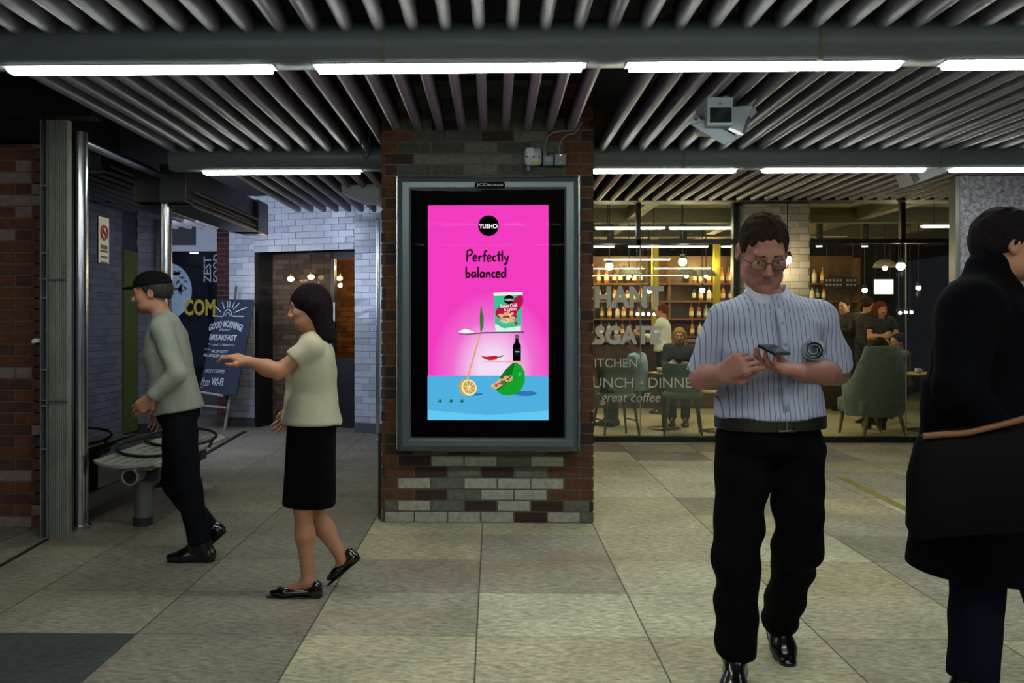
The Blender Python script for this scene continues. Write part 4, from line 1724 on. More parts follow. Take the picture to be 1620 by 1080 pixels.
def pendant(px, py, Y, r, kind, label, power=0):
    p_ = at(px, py, Y)
    t = thing('pendant_lamp', label, 'pendant lamp', p_, 0, 'restaurant pendant lamps')
    m_ = MB()
    m_.cyl((0, 0, .04), (0, 0, 2.9 - p_.z), .006, n=6)
    obj('cord', m_, MATS['black_cord'], t)
    m_ = MB()
    m_.sphere((0, 0, 0), r, 14)
    obj('bulb', m_, BRIGHT, t)
    m_ = MB()
    if kind == 'dome':
        m_.lathe([(.02, r + .09), (.07, r + .085), (.13, r + .045), (.165, r - .02), (.16, r - .02), (.12, r + .035), (.02, r + .07)], 20)
    else:
        m_.lathe([(.0, r + .05), (.03, r + .045), (.035, r - .012), (.028, r - .012)], 14)
    obj('shade', m_, SHADE2 if kind == 'dome' else SHADE, t)
    if power:
        lamp('pendant_glow', 'POINT', (p_.x, p_.y, p_.z - r - .05), power, (1, .80, .5), .04)
    return t


pendant(964, 421, 11.2, .05, 'cap', 'bright bare pendant lamp above the letter H, nearest the brick pillar', 16)
pendant(1080, 414, 11.2, .055, 'cap', 'bright bare pendant lamp left of the striped man\'s head', 16)
pendant(1027, 460, 12.8, .04, 'cap', 'small bright pendant lamp above the letter T', 8)
pendant(1111, 459, 12.8, .042, 'cap', 'small bright pendant lamp by the striped man\'s shoulder', 8)
pendant(1425, 421, 11.4, .055, 'cap', 'bright bare pendant lamp in the right window near the glass joint', 12)
pendant(1368, 459, 12.8, .038, 'cap', 'small bright pendant lamp in the right window beside the striped sleeve', 6)
pendant(1453, 455, 12.4, .036, 'cap', 'small bright pendant lamp in the right window nearest the dark coat', 6)
pendant(995, 437, 11.9, .03, 'dome', 'domed pendant lamp between the two bright bare lamps')
pendant(1086, 437, 12.6, .028, 'dome', 'domed pendant lamp below the bright lamp left of the striped man')
pendant(1117, 437, 13.3, .028, 'dome', 'domed pendant lamp nearest the striped man\'s ear')
pendant(1400, 424, 12.4, .035, 'dome', 'domed pendant lamp in the right window above the white shirt')
pendant(1246, 411, 9.25, .045, 'cap', 'lit wall lamp on the tiled pier behind the striped man', 5)
for px_, py_, lb_ in ((944, 362, 'lit strip light hanging inside the restaurant nearest the brick pillar'), (1062, 362, 'lit strip light hanging inside the restaurant left of the striped man'), (1463, 359, 'lit strip light hanging inside the restaurant by the mottled pillar')):
    p_ = at(px_, py_, 10.75)  # added strip imitates an arcade lamp's reflection line in the window
    t = tube_light(p_.x, p_.y, lb_, 'strip lights inside the restaurant')
    t.location.z = p_.z + .03
    t.scale = (.72, 1, 1)
    m_ = MB()
    for x_ in (.2, 1.0):
        m_.cyl((x_, .055, 0), (x_, .055, 2.9 - p_.z - .03), .006, n=6)
    obj('hanger', m_, MATS['black_cord'], t)
# ceiling spots
k = 0
SPB = E('spot_lit', '#ffffff', 9)
SPC = M('spot_case', '#2b2b2b', .4)
spots = [(1008, 497, 13.2), (1017, 497, 13.2), (1026, 497, 13.2), (1035, 497, 13.2), (1423, 495, 13.2), (1432, 494, 13.2), (1441, 494, 13.2)]
first = None
for i, (a, b_, Y) in enumerate(spots):
    p_ = at(a, b_, Y)
    if first is None:
        first = thing('bar_light', 'x', 'bar light', p_, 0, 'row of small white lights over the bar')
        m_ = MB()
        m_.sphere((0, -.02, 0), .026, 10)
        obj('bulb', m_, SPB, first)
        m_ = MB()
        m_.box((0, .02, .04), (.06, .06, .05))
        obj('case', m_, SPC, first)
        m_ = MB()
        m_.cyl((0, .02, .05), (0, .02, 2.9 - p_.z), .006, n=6)
        obj('rod', m_, SPC, first)
        o = first
    else:
        o = dup(first, p_)
    o['label'] = ('%s of the row of four white bar lights left of the striped man' % ('leftmost', 'second from left', 'third from left', 'rightmost')[i]) if i < 4 else ('%s of the three white bar lights right of the glass joint' % ('leftmost', 'middle', 'rightmost')[i - 4])
for i, (a, b_) in enumerate(((966, 384), (1080, 384), (1296, 389), (1368, 389))):
    p_ = at(a, b_, 12.6)
    t = thing('ceiling_spot', ('small lit ceiling spotlight above the lamp by the brick pillar', 'small lit ceiling spotlight above the lamp left of the striped man',
                               'small lit ceiling spotlight beside the tiled pier', 'small lit ceiling spotlight in the middle of the right window')[i], 'ceiling spot', p_, 0, 'restaurant ceiling spots')
    m_ = MB()
    m_.cyl((0, 0, 0), (0, 0, 2.9 - p_.z), .05, n=14)
    obj('case', m_, SPC, t)
    m_ = MB()
    m_.cyl((0, 0, -.012), (0, 0, .001), .042, n=14)
    obj('lens', m_, SPB, t)

# bar with bottles
bar = thing('bar_counter', 'long dark bar counter at the back of the restaurant', 'bar counter', (2.6, 13.4, 0))
mb = MB()
mb.box((.15, .25, .52), (6.7, .5, 1.04))
obj('body', mb, M('bar_wood', '#4c3722', .5, noise=(4, .3)), bar)
mb = MB()
mb.box((.15, .22, 1.06), (6.8, .62, .04))
obj('worktop', mb, M('bar_top', '#77706a', .25), bar)
SHW = M('shelf_wood', '#6c4d28', .5, noise=(5, .3))
shelf = thing('bottle_shelf', 'tall lit wooden bottle shelf behind the bar', 'shelf unit', (2.6, 14.7, 0))
mb = MB()
mb.box((0, .2, 1.3), (7.2, .04, 2.4))
obj('back_panel', mb, M('shelf_back', '#6d5334', .4, noise=(3, .3)), shelf)
levels = [1.12, 1.42, 1.72, 2.02]
for z in levels:
    mb = MB()
    mb.box((0, 0, z - .015), (7.2, .3, .03))
    obj('shelf', mb, SHW, shelf)
for x in (-3.6, -2.2, -.9, .4, 1.7, 3.6):
    mb = MB()
    mb.box((x, .02, 1.3), (.04, .3, 2.3))
    obj('upright', mb, SHW, shelf)
for x in (0.6, 1.5, 2.4, 3.6, 4.6):
    lamp('bottle_shelf_light', 'POINT', (x, 14.2, 2.3), 36, (1, .68, .32), .05)
BT = [M('amber_bottle', '#c07a1e', .12, coat=.5), M('green_bottle', '#33502c', .12, coat=.5), M('clear_bottle', '#cfc8b4', .1, coat=.5), M('brown_bottle', '#5a2f14', .12, coat=.5), M('red_bottle', '#7c2418', .15, coat=.5)]
CAPM = M('bottle_cap', '#b79a4c', .3, .6)
LABM = M('bottle_label', '#d9d0b4', .6)
protos = []
for i, (h_, r) in enumerate(((.27, .037), (.30, .034), (.24, .042), (.29, .036), (.26, .038))):
    b_ = MB()
    b_.lathe([(0, 0), (r, 0), (r, h_ * .58), (r * .8, h_ * .68), (.013, h_ * .78), (.013, h_ * .96), (0, h_ * .96)], 12)
    c_ = MB()
    c_.lathe([(.016, h_ * .92), (.016, h_), (0, h_)], 10)
    l_ = MB()
    l_.lathe([(r + .001, h_ * .18), (r + .001, h_ * .45)], 12)
    protos.append((b_, c_, l_))
made = {}
rn = random.Random(21)
KIND = ['amber', 'green', 'clear', 'brown', 'red']
WHERE = {0: 'the lowest shelf', 1: 'the middle shelf', 2: 'the third shelf up', 3: 'the top shelf'}
nb = 0
for lv, z in enumerate(levels):
    x = .35 + .05 * lv
    while x < 5.7:
        i = rn.choice([0, 0, 0, 0, 0, 1, 2, 2, 3, 4])
        side = x < 3.1
        if not (2.55 < x < 3.35) and min(abs(x - q_ - 2.6) for q_ in (-3.6, -2.2, -.9, .4, 1.7, 3.6)) > .07:
            lb = '%s bottle on %s behind the bar, %s of the striped man' % (KIND[i], WHERE[lv], 'left' if side else 'right')
            gp = '%s bottles %s of the striped man, %s' % (KIND[i], 'left' if side else 'right', WHERE[lv])
            if i not in made:
                t = thing('bottle', lb, 'bottle', (x, 14.66, z + .002), 0, gp)
                obj('glass_body', protos[i][0], BT[i], t)
                obj('cap', protos[i][1], CAPM, t)
                obj('paper_label', protos[i][2], LABM, t)
                made[i] = t
            else:
                dup(made[i], (x, 14.66 + rn.uniform(-.05, .03), z + .002), 0, lb, gp)
        x += rn.uniform(.095, .14)
# menu panels on the wall high behind the bar
for (x0, y0, x1, y1, lb) in ((1304, 440, 1355, 455, 'dark menu board with rows of pale marks in the right window'),):
    a, b_ = at(x0, y1, 14.45), at(x1, y0, 14.45)
    t = thing('menu_board', lb, 'menu board', (a.x, 14.45, a.z))
    mb = MB()
    mb.box2((0, 0, -.02), (b_.x - a.x, .03, b_.z - a.z + .02))
    obj('panel', mb, M('menu_panel', '#1a1512', .6), t)
    mb = MB()
    for r_ in range(2):
        for c_ in range(9):
            if c_ == 5:
                continue
            mb.box((.04 + c_ * .058, -.006, .05 + r_ * .075), (.035, .006, .035))
    obj('marks', mb, M('menu_marks', '#9a9084', .6), t)
    for x_ in (.05, b_.x - a.x - .05):
        mb = MB()
        mb.cyl((x_, .015, b_.z - a.z), (x_, .015, 2.9 - a.z), .006, n=6)
        obj('rod', mb, SPC, t)
a, b_ = at(1382, 466, 14.4), at(1414, 441, 14.4)
t = thing('lit_panel', 'bright white lit panel behind the bar in the right window', 'lit panel', (a.x, 14.4, a.z))
mb = MB()
mb.box2((0, 0, 0), (b_.x - a.x, .05, b_.z - a.z))
obj('case', mb, MATS['spot_case'], t)
mb = MB()
mb.box2((.01, -.006, .01), (b_.x - a.x - .01, .0, b_.z - a.z - .01))
obj('diffuser', mb, E('lit_panel_white', '#f4f8ec', 2.2), t)
for x_ in (.05, b_.x - a.x - .05):
    mb = MB()
    mb.cyl((x_, .025, b_.z - a.z), (x_, .025, 2.9 - a.z), .006, n=6)
    obj('rod', mb, MATS['spot_case'], t)

# chairs and tables near the glass
CHF = M('chair_green_fabric', '#6e7a7a', .8, noise=(20, .15))
OAK = M('oak_leg', '#7d6a3e', .5, noise=(8, .2))


def armchair(loc, rz, label):
    t = thing('armchair', label, 'armchair', loc, rz)
    # high wrapped back
    mb = MB()
    outer, inner = [], []
    n = 22
    rings = []
    for lev, (z, k_) in enumerate(((.25, .93), (.45, 1.0), (.70, 1.03), (.92, .98), (1.04, .90), (1.075, .78))):
        ring = []
        for i in range(n + 1):
            a_ = math.pi * 1.10 * i / n - math.pi * .05
            fall = 1.0
            x, y = .365 * k_ * math.cos(a_), -.30 * math.sin(a_) * k_ + .05
            zz = z
            s_ = abs(math.cos(a_))
            lim = 1.08 - .46 * max(0, (s_ - .72) / .28) ** .8
            zz = min(zz, lim)
            ring.append((x, y, zz))
        for i in range(n, -1, -1):
            x, y, zz = ring[i]
            ring.append((x * .80, (y - .05) * .74 + .05 + .005, zz - .0))
        rings.append(ring)
    mb.loft(rings)
    obj('backrest', mb, CHF, t)
    mb = MB()
    mb.box((0, .10, .36), (.56, .56, .18))
    obj('seat', mb, CHF, t, bevel=.04)
    for sx_ in (-1, 1):
        for sy_ in (-.2, .32):
            mb = MB()
            mb.cyl((sx_ * .20, sy_ + .04, .28), (sx_ * .27, sy_, 0), .026, .016, 10)
            obj('leg', mb, OAK, t)
    return t


pA = atZ(1385, 690)
armchair((pA.x, 10.22, 0), R(8), 'large grey green wing armchair with oak legs at right inside the restaurant window')


def cafe_chair(loc, rz, label, mats=(CHF, OAK)):
    t = thing('cafe_chair', label, 'chair', loc, rz)
    mb = MB()
    ring = []
    for z, k_ in ((.52, .9), (.62, 1.0), (.80, 1.04), (.86, 1.0)):
        r_ = [(.24 * k_ * math.cos(a_), -.20 * math.sin(a_) * k_, z) for a_ in [math.pi * .06 + math.pi * .88 * i / 14 for i in range(15)]]
        r_ += [(x * .88, y * .84, z) for x, y, z in r_[::-1]]
        ring.append(r_)
    mb.loft(ring)
    obj('backrest', mb, mats[0], t)
    mb = MB()
    mb.lathe([(0, .44), (.21, .44), (.24, .46), (.24, .50), (.2, .515), (0, .515)], 20)
    obj('seat', mb, mats[0], t)
    for sx_ in (-1, 1):
        for sy_ in (-1, 1):
            mb = MB()
            mb.cyl((sx_ * .16, sy_ * .15, .46), (sx_ * .22, sy_ * .20, 0), .02, .013, 8)
            obj('leg', mb, mats[1], t)
        mb = MB()
        mb.cyl((sx_ * .19, -.175, .2), (sx_ * .19, .175, .2), .01, n=6)
        obj('stretcher', mb, mats[1], t)
    return t


GRL = M('green_grey_wood', '#454b42', .5)
c1 = atZ(978, 694)
cafe_chair((c1.x, 10.15, 0), R(14), 'grey green cafe chair next to the brick pillar behind the lettering', (CHF, GRL))
c2 = atZ(1078, 686)
cafe_chair((c2.x, 10.35, 0), R(-10), 'grey green cafe chair left of the striped man behind the lettering', (CHF, GRL))


def cafe_table(loc, label, z=.72, r=.33):
    t = thing('cafe_table', label, 'table', loc)
    mb = MB()
    mb.lathe([(0, z - .03), (r, z - .03), (r + .01, z - .015), (r, z), (0, z)], 28)
    obj('tabletop', mb, M('table_oak', '#8f6c30', .4, noise=(6, .25)), t)
    mb = MB()
    mb.cyl((0, 0, .02), (0, 0, z - .03), .03, n=12)
    obj('column', mb, FRM, t)
    mb = MB()
    mb.lathe([(0, .03), (.2, .02), (.22, 0)], 20)
    obj('base', mb, FRM, t)
    return t


tA = at(1052, 600, 10.80)
cafe_table((tA.x, 10.85, 0), 'round oak cafe table between the two grey green chairs', .72, .2)
tB = at(1124, 620, 10.25)
cafe_table((2.80, 10.62, 0), 'low round oak table beside the striped man', .50, .22)
tC = at(1462, 600, 10.75)
cafe_table((tC.x, 10.75, 0), 'round oak table beyond the grey green armchair')


def glassware(p_, kind, label):
    t = thing('cup' if kind else 'drinking_glass', label, 'cup' if kind else 'glass', p_)
    m_ = MB()
    if kind:
        m_.lathe([(0, 0), (.03, 0), (.042, .06), (.038, .06), (.028, .01), (0, .01)], 14)
        o_ = obj('bowl', m_, M('white_china', '#d8d4cc', .2), t)
        m_ = MB()
        m_.tube([(.04, 0, .048), (.06, 0, .045), (.062, 0, .025), (.034, 0, .015)], .005, 6)
        obj('handle', m_, MATS['white_china'], t)
    else:
        m_.lathe([(0, 0), (.03, 0), (.036, .13), (.033, .13), (.028, .008), (0, .008)], 14)
        obj('tumbler', m_, M('tumbler_glass', '#d9dcd6', .06, alpha=.55), t)


glassware((tA.x + .09, 10.76, .72), 0, 'drinking glass on the oak table between the green chairs')
glassware((tA.x - .06, 10.82, .72), 1, 'white cup on the oak table between the green chairs')
glassware((tC.x - .1, 10.7, .72), 1, 'white cup on the oak table beyond the armchair')
# ------------------------------------------------------------------ people: smooth blended volumes turned into one surface
class Field:
    def __init__(s):
        s.ops = []
        s.planes = []
        s.disp = None

    def add(s, f, lo, hi, k=.02, sub=False):
        s.ops.append((f, np.array(lo, float), np.array(hi, float), k, sub))
        return s

    def cone(s, a, b, ra, rb, k=.02, flat=None, sub=False, squash=None):
        a, b = np.array(a, float), np.array(b, float)
        ba = b - a
        L2 = max(ba @ ba, 1e-9)
        bd = ba / math.sqrt(L2)
        sq = None
        if squash is not None:
            ax = np.array(squash[0], float)
            ax = ax / np.linalg.norm(ax)
            sq = (ax, squash[1])

        def f(P):
            q = P - a
            t = np.clip((q @ ba) / L2, 0, 1)
            d = q - t[..., None] * ba
            if sq:
                d = d + (d @ sq[0])[..., None] * sq[0] * (1 / sq[1] - 1)
            dd = np.sqrt((d * d).sum(-1)) - (ra + (rb - ra) * t)
            if flat in (1, 2):
                dd = np.maximum(dd, (P - b) @ bd)
            if flat in (0, 2):
                dd = np.maximum(dd, -(q @ bd))
            return dd
        r = max(ra, rb) * 1.05
        return s.add(f, np.minimum(a, b) - r, np.maximum(a, b) + r, k, sub)

    def ell(s, c, r, M3=None, k=.02, sub=False):
        c, r = np.array(c, float), np.array(r, float)
        Mx = None if M3 is None else np.array(M3, float)

        def f(P):
            q = P - c
            if Mx is not None:
                q = q @ Mx
            k0 = np.sqrt(((q / r) ** 2).sum(-1))
            k1 = np.sqrt(((q / (r * r)) ** 2).sum(-1)) + 1e-9
            return k0 * (k0 - 1) / k1
        e = r.max()
        return s.add(f, c - e, c + e, k, sub)

    def stack(s, O, X, Y, Z, rings, k=.02, p=2.4, flat=(False, False)):
        """rings: (z, cx, cy, a, b) along the Z axis of the frame"""
        O = np.array(O, float)
        Fm = np.stack([np.array(X, float), np.array(Y, float), np.array(Z, float)], 1)
        R_ = np.array(rings, float)

        def f(P):
            q = (P - O) @ Fm
            z = q[..., 2]
            zc = np.clip(z, R_[0, 0], R_[-1, 0])
            cx, cy, a, b = [np.interp(zc, R_[:, 0], R_[:, i]) for i in (1, 2, 3, 4)]
            u, v = np.abs(q[..., 0] - cx) / a, np.abs(q[..., 1] - cy) / b
            m = (u ** p + v ** p) ** (1 / p)
            d = (m - 1) * np.minimum(a, b)
            dz = np.maximum(R_[0, 0] - z, z - R_[-1, 0])
            return np.where(dz > 0, np.sqrt(np.maximum(d, 0) ** 2 + dz ** 2), d) if not any(flat) else np.maximum(d, dz)
        c = [O + Fm @ np.array((r[1] + i * r[3], r[2] + j * r[4], r[0])) for r in rings for i in (-1, 1) for j in (-1, 1)]
        return s.add(f, np.min(c, 0) - .01, np.max(c, 0) + .01, k)

    def cut(s, pt, n):
        n = np.array(n, float)
        s.planes.append((np.array(pt, float), n / np.linalg.norm(n)))
        return s

    def surface(s, h, lo=None, hi=None):
        if lo is None:
            lo = np.min([o[1] for o in s.ops if not o[4]], 0) - .03
            hi = np.max([o[2] for o in s.ops if not o[4]], 0) + .03
        lo, hi = np.array(lo, float), np.array(hi, float)
        n = np.ceil((hi - lo) / h).astype(int) + 1
        ax = [lo[i] + h * np.arange(n[i]) for i in range(3)]
        D = np.full(tuple(n), .07)
        for f, a, b, k, sub in s.ops:
            m = max(.05, k)
            i0 = np.clip(np.floor((a - m - lo) / h).astype(int), 0, n)
            i1 = np.clip(np.ceil((b + m - lo) / h).astype(int) + 1, 0, n)
            if (i1 <= i0).any():
                continue
            sl = tuple(slice(i0[i], i1[i]) for i in range(3))
            G = np.stack(np.meshgrid(*[ax[i][sl[i]] for i in range(3)], indexing='ij'), -1)
            d = f(G)
            o = D[sl]
            if sub:
                hh = np.maximum(k - np.abs(o + d), 0) / k
                D[sl] = np.maximum(o, -d) + hh * hh * k / 4
            else:
                hh = np.maximum(k - np.abs(o - d), 0) / k
                D[sl] = np.minimum(o, d) - hh * hh * k / 4
        if s.disp or s.planes:
            G = np.stack(np.meshgrid(*ax, indexing='ij'), -1)
            if s.disp:
                D = D + s.disp(G)
            for p, nn in s.planes:
                D = np.maximum(D, (G - p) @ nn)
        return nets(D, lo, h)


def nets(D, lo, h):
    S_ = D < 0
    c = [S_[i:S_.shape[0] - 1 + i, j:S_.shape[1] - 1 + j, k:S_.shape[2] - 1 + k] for i in (0, 1) for j in (0, 1) for k in (0, 1)]
    cnt = sum(x.astype(np.int8) for x in c)
    act = (cnt > 0) & (cnt < 8)
    idx = np.full(act.shape, -1, np.int64)
    cells = np.argwhere(act)
    idx[act] = np.arange(len(cells))
    acc = np.zeros((len(cells), 3))
    num = np.zeros(len(cells))
    cr = [np.array((i, j, k)) for i in (0, 1) for j in (0, 1) for k in (0, 1)]
    vals = [D[tuple((cells + q).T)] for q in cr]
    for a in range(8):
        for b in range(a + 1, 8):
            if np.abs(cr[a] - cr[b]).sum() != 1:
                continue
            va, vb = vals[a], vals[b]
            m = (va < 0) != (vb < 0)
            t = np.where(m, va / np.where(m, va - vb, 1), 0)
            pt = cr[a][None] + t[:, None] * (cr[b] - cr[a])[None]
            acc[m] += pt[m]
            num[m] += 1
    V = lo + h * (cells + acc / num[:, None])
    faces = []
    for axis in range(3):
        o1, o2 = [(1, 2), (2, 0), (0, 1)][axis]
        s0 = [slice(None)] * 3
        s1 = [slice(None)] * 3
        s0[axis] = slice(0, -1)
        s1[axis] = slice(1, None)
        A, B = S_[tuple(s0)], S_[tuple(s1)]
        for flip, mask in ((False, A & ~B), (True, ~A & B)):
            e = np.argwhere(mask)
            e = e[(e[:, o1] > 0) & (e[:, o2] > 0) & (e[:, o1] < D.shape[o1] - 1) & (e[:, o2] < D.shape[o2] - 1)]
            if not len(e):
                continue
            q = []
            for d1, d2 in ((-1, -1), (0, -1), (0, 0), (-1, 0)):
                c_ = e.copy()
                c_[:, o1] += d1
                c_[:, o2] += d2
                q.append(idx[tuple(c_.T)])
            q = np.stack(q, 1)
            faces.append(q[:, ::-1] if flip else q)
    Fc = np.concatenate(faces) if faces else np.zeros((0, 4), int)
    return V, Fc


def relax(V, Fc, n=2, w=.5):
    if not len(V):
        return V
    for _ in range(n):
        acc = np.zeros_like(V)
        cnt = np.zeros(len(V))
        for a, b in ((0, 1), (1, 2), (2, 3), (3, 0)):
            np.add.at(acc, Fc[:, a], V[Fc[:, b]])
            np.add.at(acc, Fc[:, b], V[Fc[:, a]])
            np.add.at(cnt, Fc[:, a], 1)
            np.add.at(cnt, Fc[:, b], 1)
        V = V * (1 - w) + w * acc / np.maximum(cnt, 1)[:, None]
    return V


def mesh_obj(name, V, Fc, mats, parent, matf=None):
    me = bpy.data.meshes.new(name)
    off = np.zeros(3)
    q_ = parent
    while q_ is not None:
        off += np.array(q_.location)
        q_ = q_.parent
    me.from_pydata((V - off).tolist(), [], Fc.tolist())
    if not isinstance(mats, (list, tuple)):
        mats = [mats]
    for m in mats:
        me.materials.append(m)
    if matf is not None:
        cen = V[Fc].mean(1)
        me.polygons.foreach_set('material_index', matf(cen).astype(np.int32))
    me.polygons.foreach_set('use_smooth', np.ones(len(Fc), bool))
    me.update()
    o = bpy.data.objects.new(name, me)
    COL.objects.link(o)
    o.parent = parent
    return o


def unit(v):
    v = np.array(v, float)
    return v / np.linalg.norm(v)


class Head:
    """head frame: x right of the person, y out of the face, z up"""

    def __init__(s, c, fwd, up, sc=1.0):
        s.c = np.array(c, float)
        s.y = unit(fwd)
        up = np.array(up, float)
        s.z = unit(up - s.y * (up @ s.y))
        s.x = np.cross(s.y, s.z)
        s.M = np.stack([s.x, s.y, s.z], 1)
        s.sc = sc

    def w(s, *p):
        return s.c + s.M @ (np.array(p, float) * s.sc)

    def loc(s, P):
        return (P - s.c) @ s.M / s.sc

    def build(s, F, fine=True):
        k = s.sc
        E_ = lambda p, r, kk=.015, sub=False: F.ell(s.w(*p), np.array(r) * k, s.M, kk, sub)
        E_((0, -.012, .032), (.074, .096, .084), .02)
        E_((0, .018, -.035), (.062, .070, .078), .03)
        E_((0, .066, -.098), (.026, .022, .018), .035)
        for sx in (-1, 1):
            E_((sx * .040, .03, -.075), (.024, .045, .024), .03)
            E_((sx * .042, .062, -.022), (.020, .022, .02), .03)
        F.cone(s.w(-.036, .083, .028), s.w(.036, .083, .028), .011 * k, .011 * k, .02)
        for sx in (-1, 1):
            E_((sx * .0315, .098, .004), (.018, .016, .013), .014, True)
            E_((sx * .0315, .0755, .004), (.0135, .0135, .0125), .003)
            F.cone(s.w(sx * .044, .078, .013), s.w(sx * .018, .089, .014), .0045 * k, .0045 * k, .005)
            F.cone(s.w(sx * .043, .076, -.007), s.w(sx * .02, .084, -.008), .004 * k, .004 * k, .005)
            E_((sx * .078, -.012, -.008), (.010, .020, .031), .008)
            E_((sx * .084, -.006, -.004), (.006, .011, .018), .006, True)
            F.ell(s.w(sx * .012, .098, -.037), np.array((.0085, .011, .008)) * k, s.M, .01)
        F.cone(s.w(0, .088, .016), s.w(0, .112, -.030), .0085 * k, .0115 * k, .014)
        F.cone(s.w(-.022, .083, -.062), s.w(.022, .083, -.062), .0052 * k, .0052 * k, .006)
        F.cone(s.w(-.010, .089, -.0605), s.w(.010, .089, -.0605), .0055 * k, .0055 * k, .008)
        F.cone(s.w(-.017, .084, -.073), s.w(.017, .084, -.073), .0062 * k, .0062 * k, .008)
        F.cone(s.w(-.020, .094, -.0665), s.w(.020, .094, -.0665), .0022 * k, .0022 * k, .004, sub=True)

    def mats(s, cen):
        q = s.loc(cen)
        r = np.zeros(len(cen))
        lip = (np.abs(q[:, 0]) < .025) & (q[:, 2] < -.055) & (q[:, 2] > -.080) & (q[:, 1] > .083)
        r[lip] = 1
        for sx in (-1, 1):
            e = np.array((sx * .0315, .0755, .004))
            d = np.sqrt(((q - e) ** 2).sum(1))
            eye = (d < .0142) & (q[:, 1] > .079) & (q[:, 2] > -.0065) & (q[:, 2] < .0042)
            r[eye] = 2
            iris = eye & (np.hypot(q[:, 0] - e[0], q[:, 2] + .0012) < .0062)
            r[iris] = 3
        return r


def hand(F, wr, d, n, side, curls, sc=1.0, thumb=None, spread=.06):
    """wr wrist point, d along the palm, n out of the palm side, side = +1: thumb lies on +cross(d, n)"""
    wr, d = np.array(wr, float), unit(d)
    n = np.array(n, float)
    n = unit(n - d * (n @ d))
    t = np.cross(d, n) * side
    P = lambda a, b, c: wr + (d * a + t * b + n * c) * sc
    base = [(.092, .030), (.096, .010), (.091, -.011), (.083, -.030)]
    lens = [(.042, .026, .021), (.047, .029, .022), (.043, .027, .021), (.033, .020, .019)]
    for i, (a, b) in enumerate(base):
        F.cone(P(.0, b * .55, 0), P(a, b, .0), .0145 * sc, .0115 * sc, .016)
        F.cone(P(.03, b * .75, .006), P(a * .85, b, .004), .011 * sc, .009 * sc, .012)
        p = np.array((a, b, 0.))
        ang = 0.0
        sp = spread * (1.5 - i)
        r = .0092 - (.001 if i == 3 else 0)
        for j, L in enumerate(lens[i]):
            ang += curls[i][j]
            q = p + L * np.array((math.cos(ang) * math.cos(sp), math.sin(sp) * math.cos(ang), math.sin(ang)))
            F.cone(P(*p), P(*q), r * sc, (r - .0009) * sc, .0045 if j else .007)
            p = q
            r -= .0009
    th = thumb or [(.022, .026, .004), (.050, .050, .018), (.080, .055, .028), (.104, .050, .034)]
    rr = (.015, .0125, .0105, .0088)
    for j in range(3):
        F.cone(P(*th[j]), P(*th[j + 1]), rr[j] * sc, rr[j + 1] * sc, .008 if j else .014)


def wr_noise(amp, fx, fy, fz, ph=0.0):
    def f(G):
        x, y, z = G[..., 0], G[..., 1], G[..., 2]
        return amp * (np.sin(fx * x + 1.7 * np.sin(fz * .6 * z + ph)) * np.sin(fz * z + 2.1 * np.sin(fy * y + ph) + ph) + .6 * np.sin(fz * 1.9 * z + fx * .7 * x + 3 * np.sin(fx * .4 * x + fy * .5 * y)))
    return f


SKIN = M('skin_ruddy', '#a06c62', .6, noise=(9, .10))
SKIN2 = M('skin_fair', '#b07a60', .55, noise=(9, .08))
LIPS = M('lips', '#966159', .45)
EYEW = M('eye_white', '#c9c2bc', .25)
IRIS = M('iris_dark', '#20201e', .15)


def torso_frame(pel, neck, shR, shL):
    z = unit(np.array(neck) - np.array(pel))
    x = np.array(shR, float) - np.array(shL, float)
    x = unit(x - z * (x @ z))
    y = np.cross(z, x)
    return x, y, z          # x to the person's right... y out of the chest


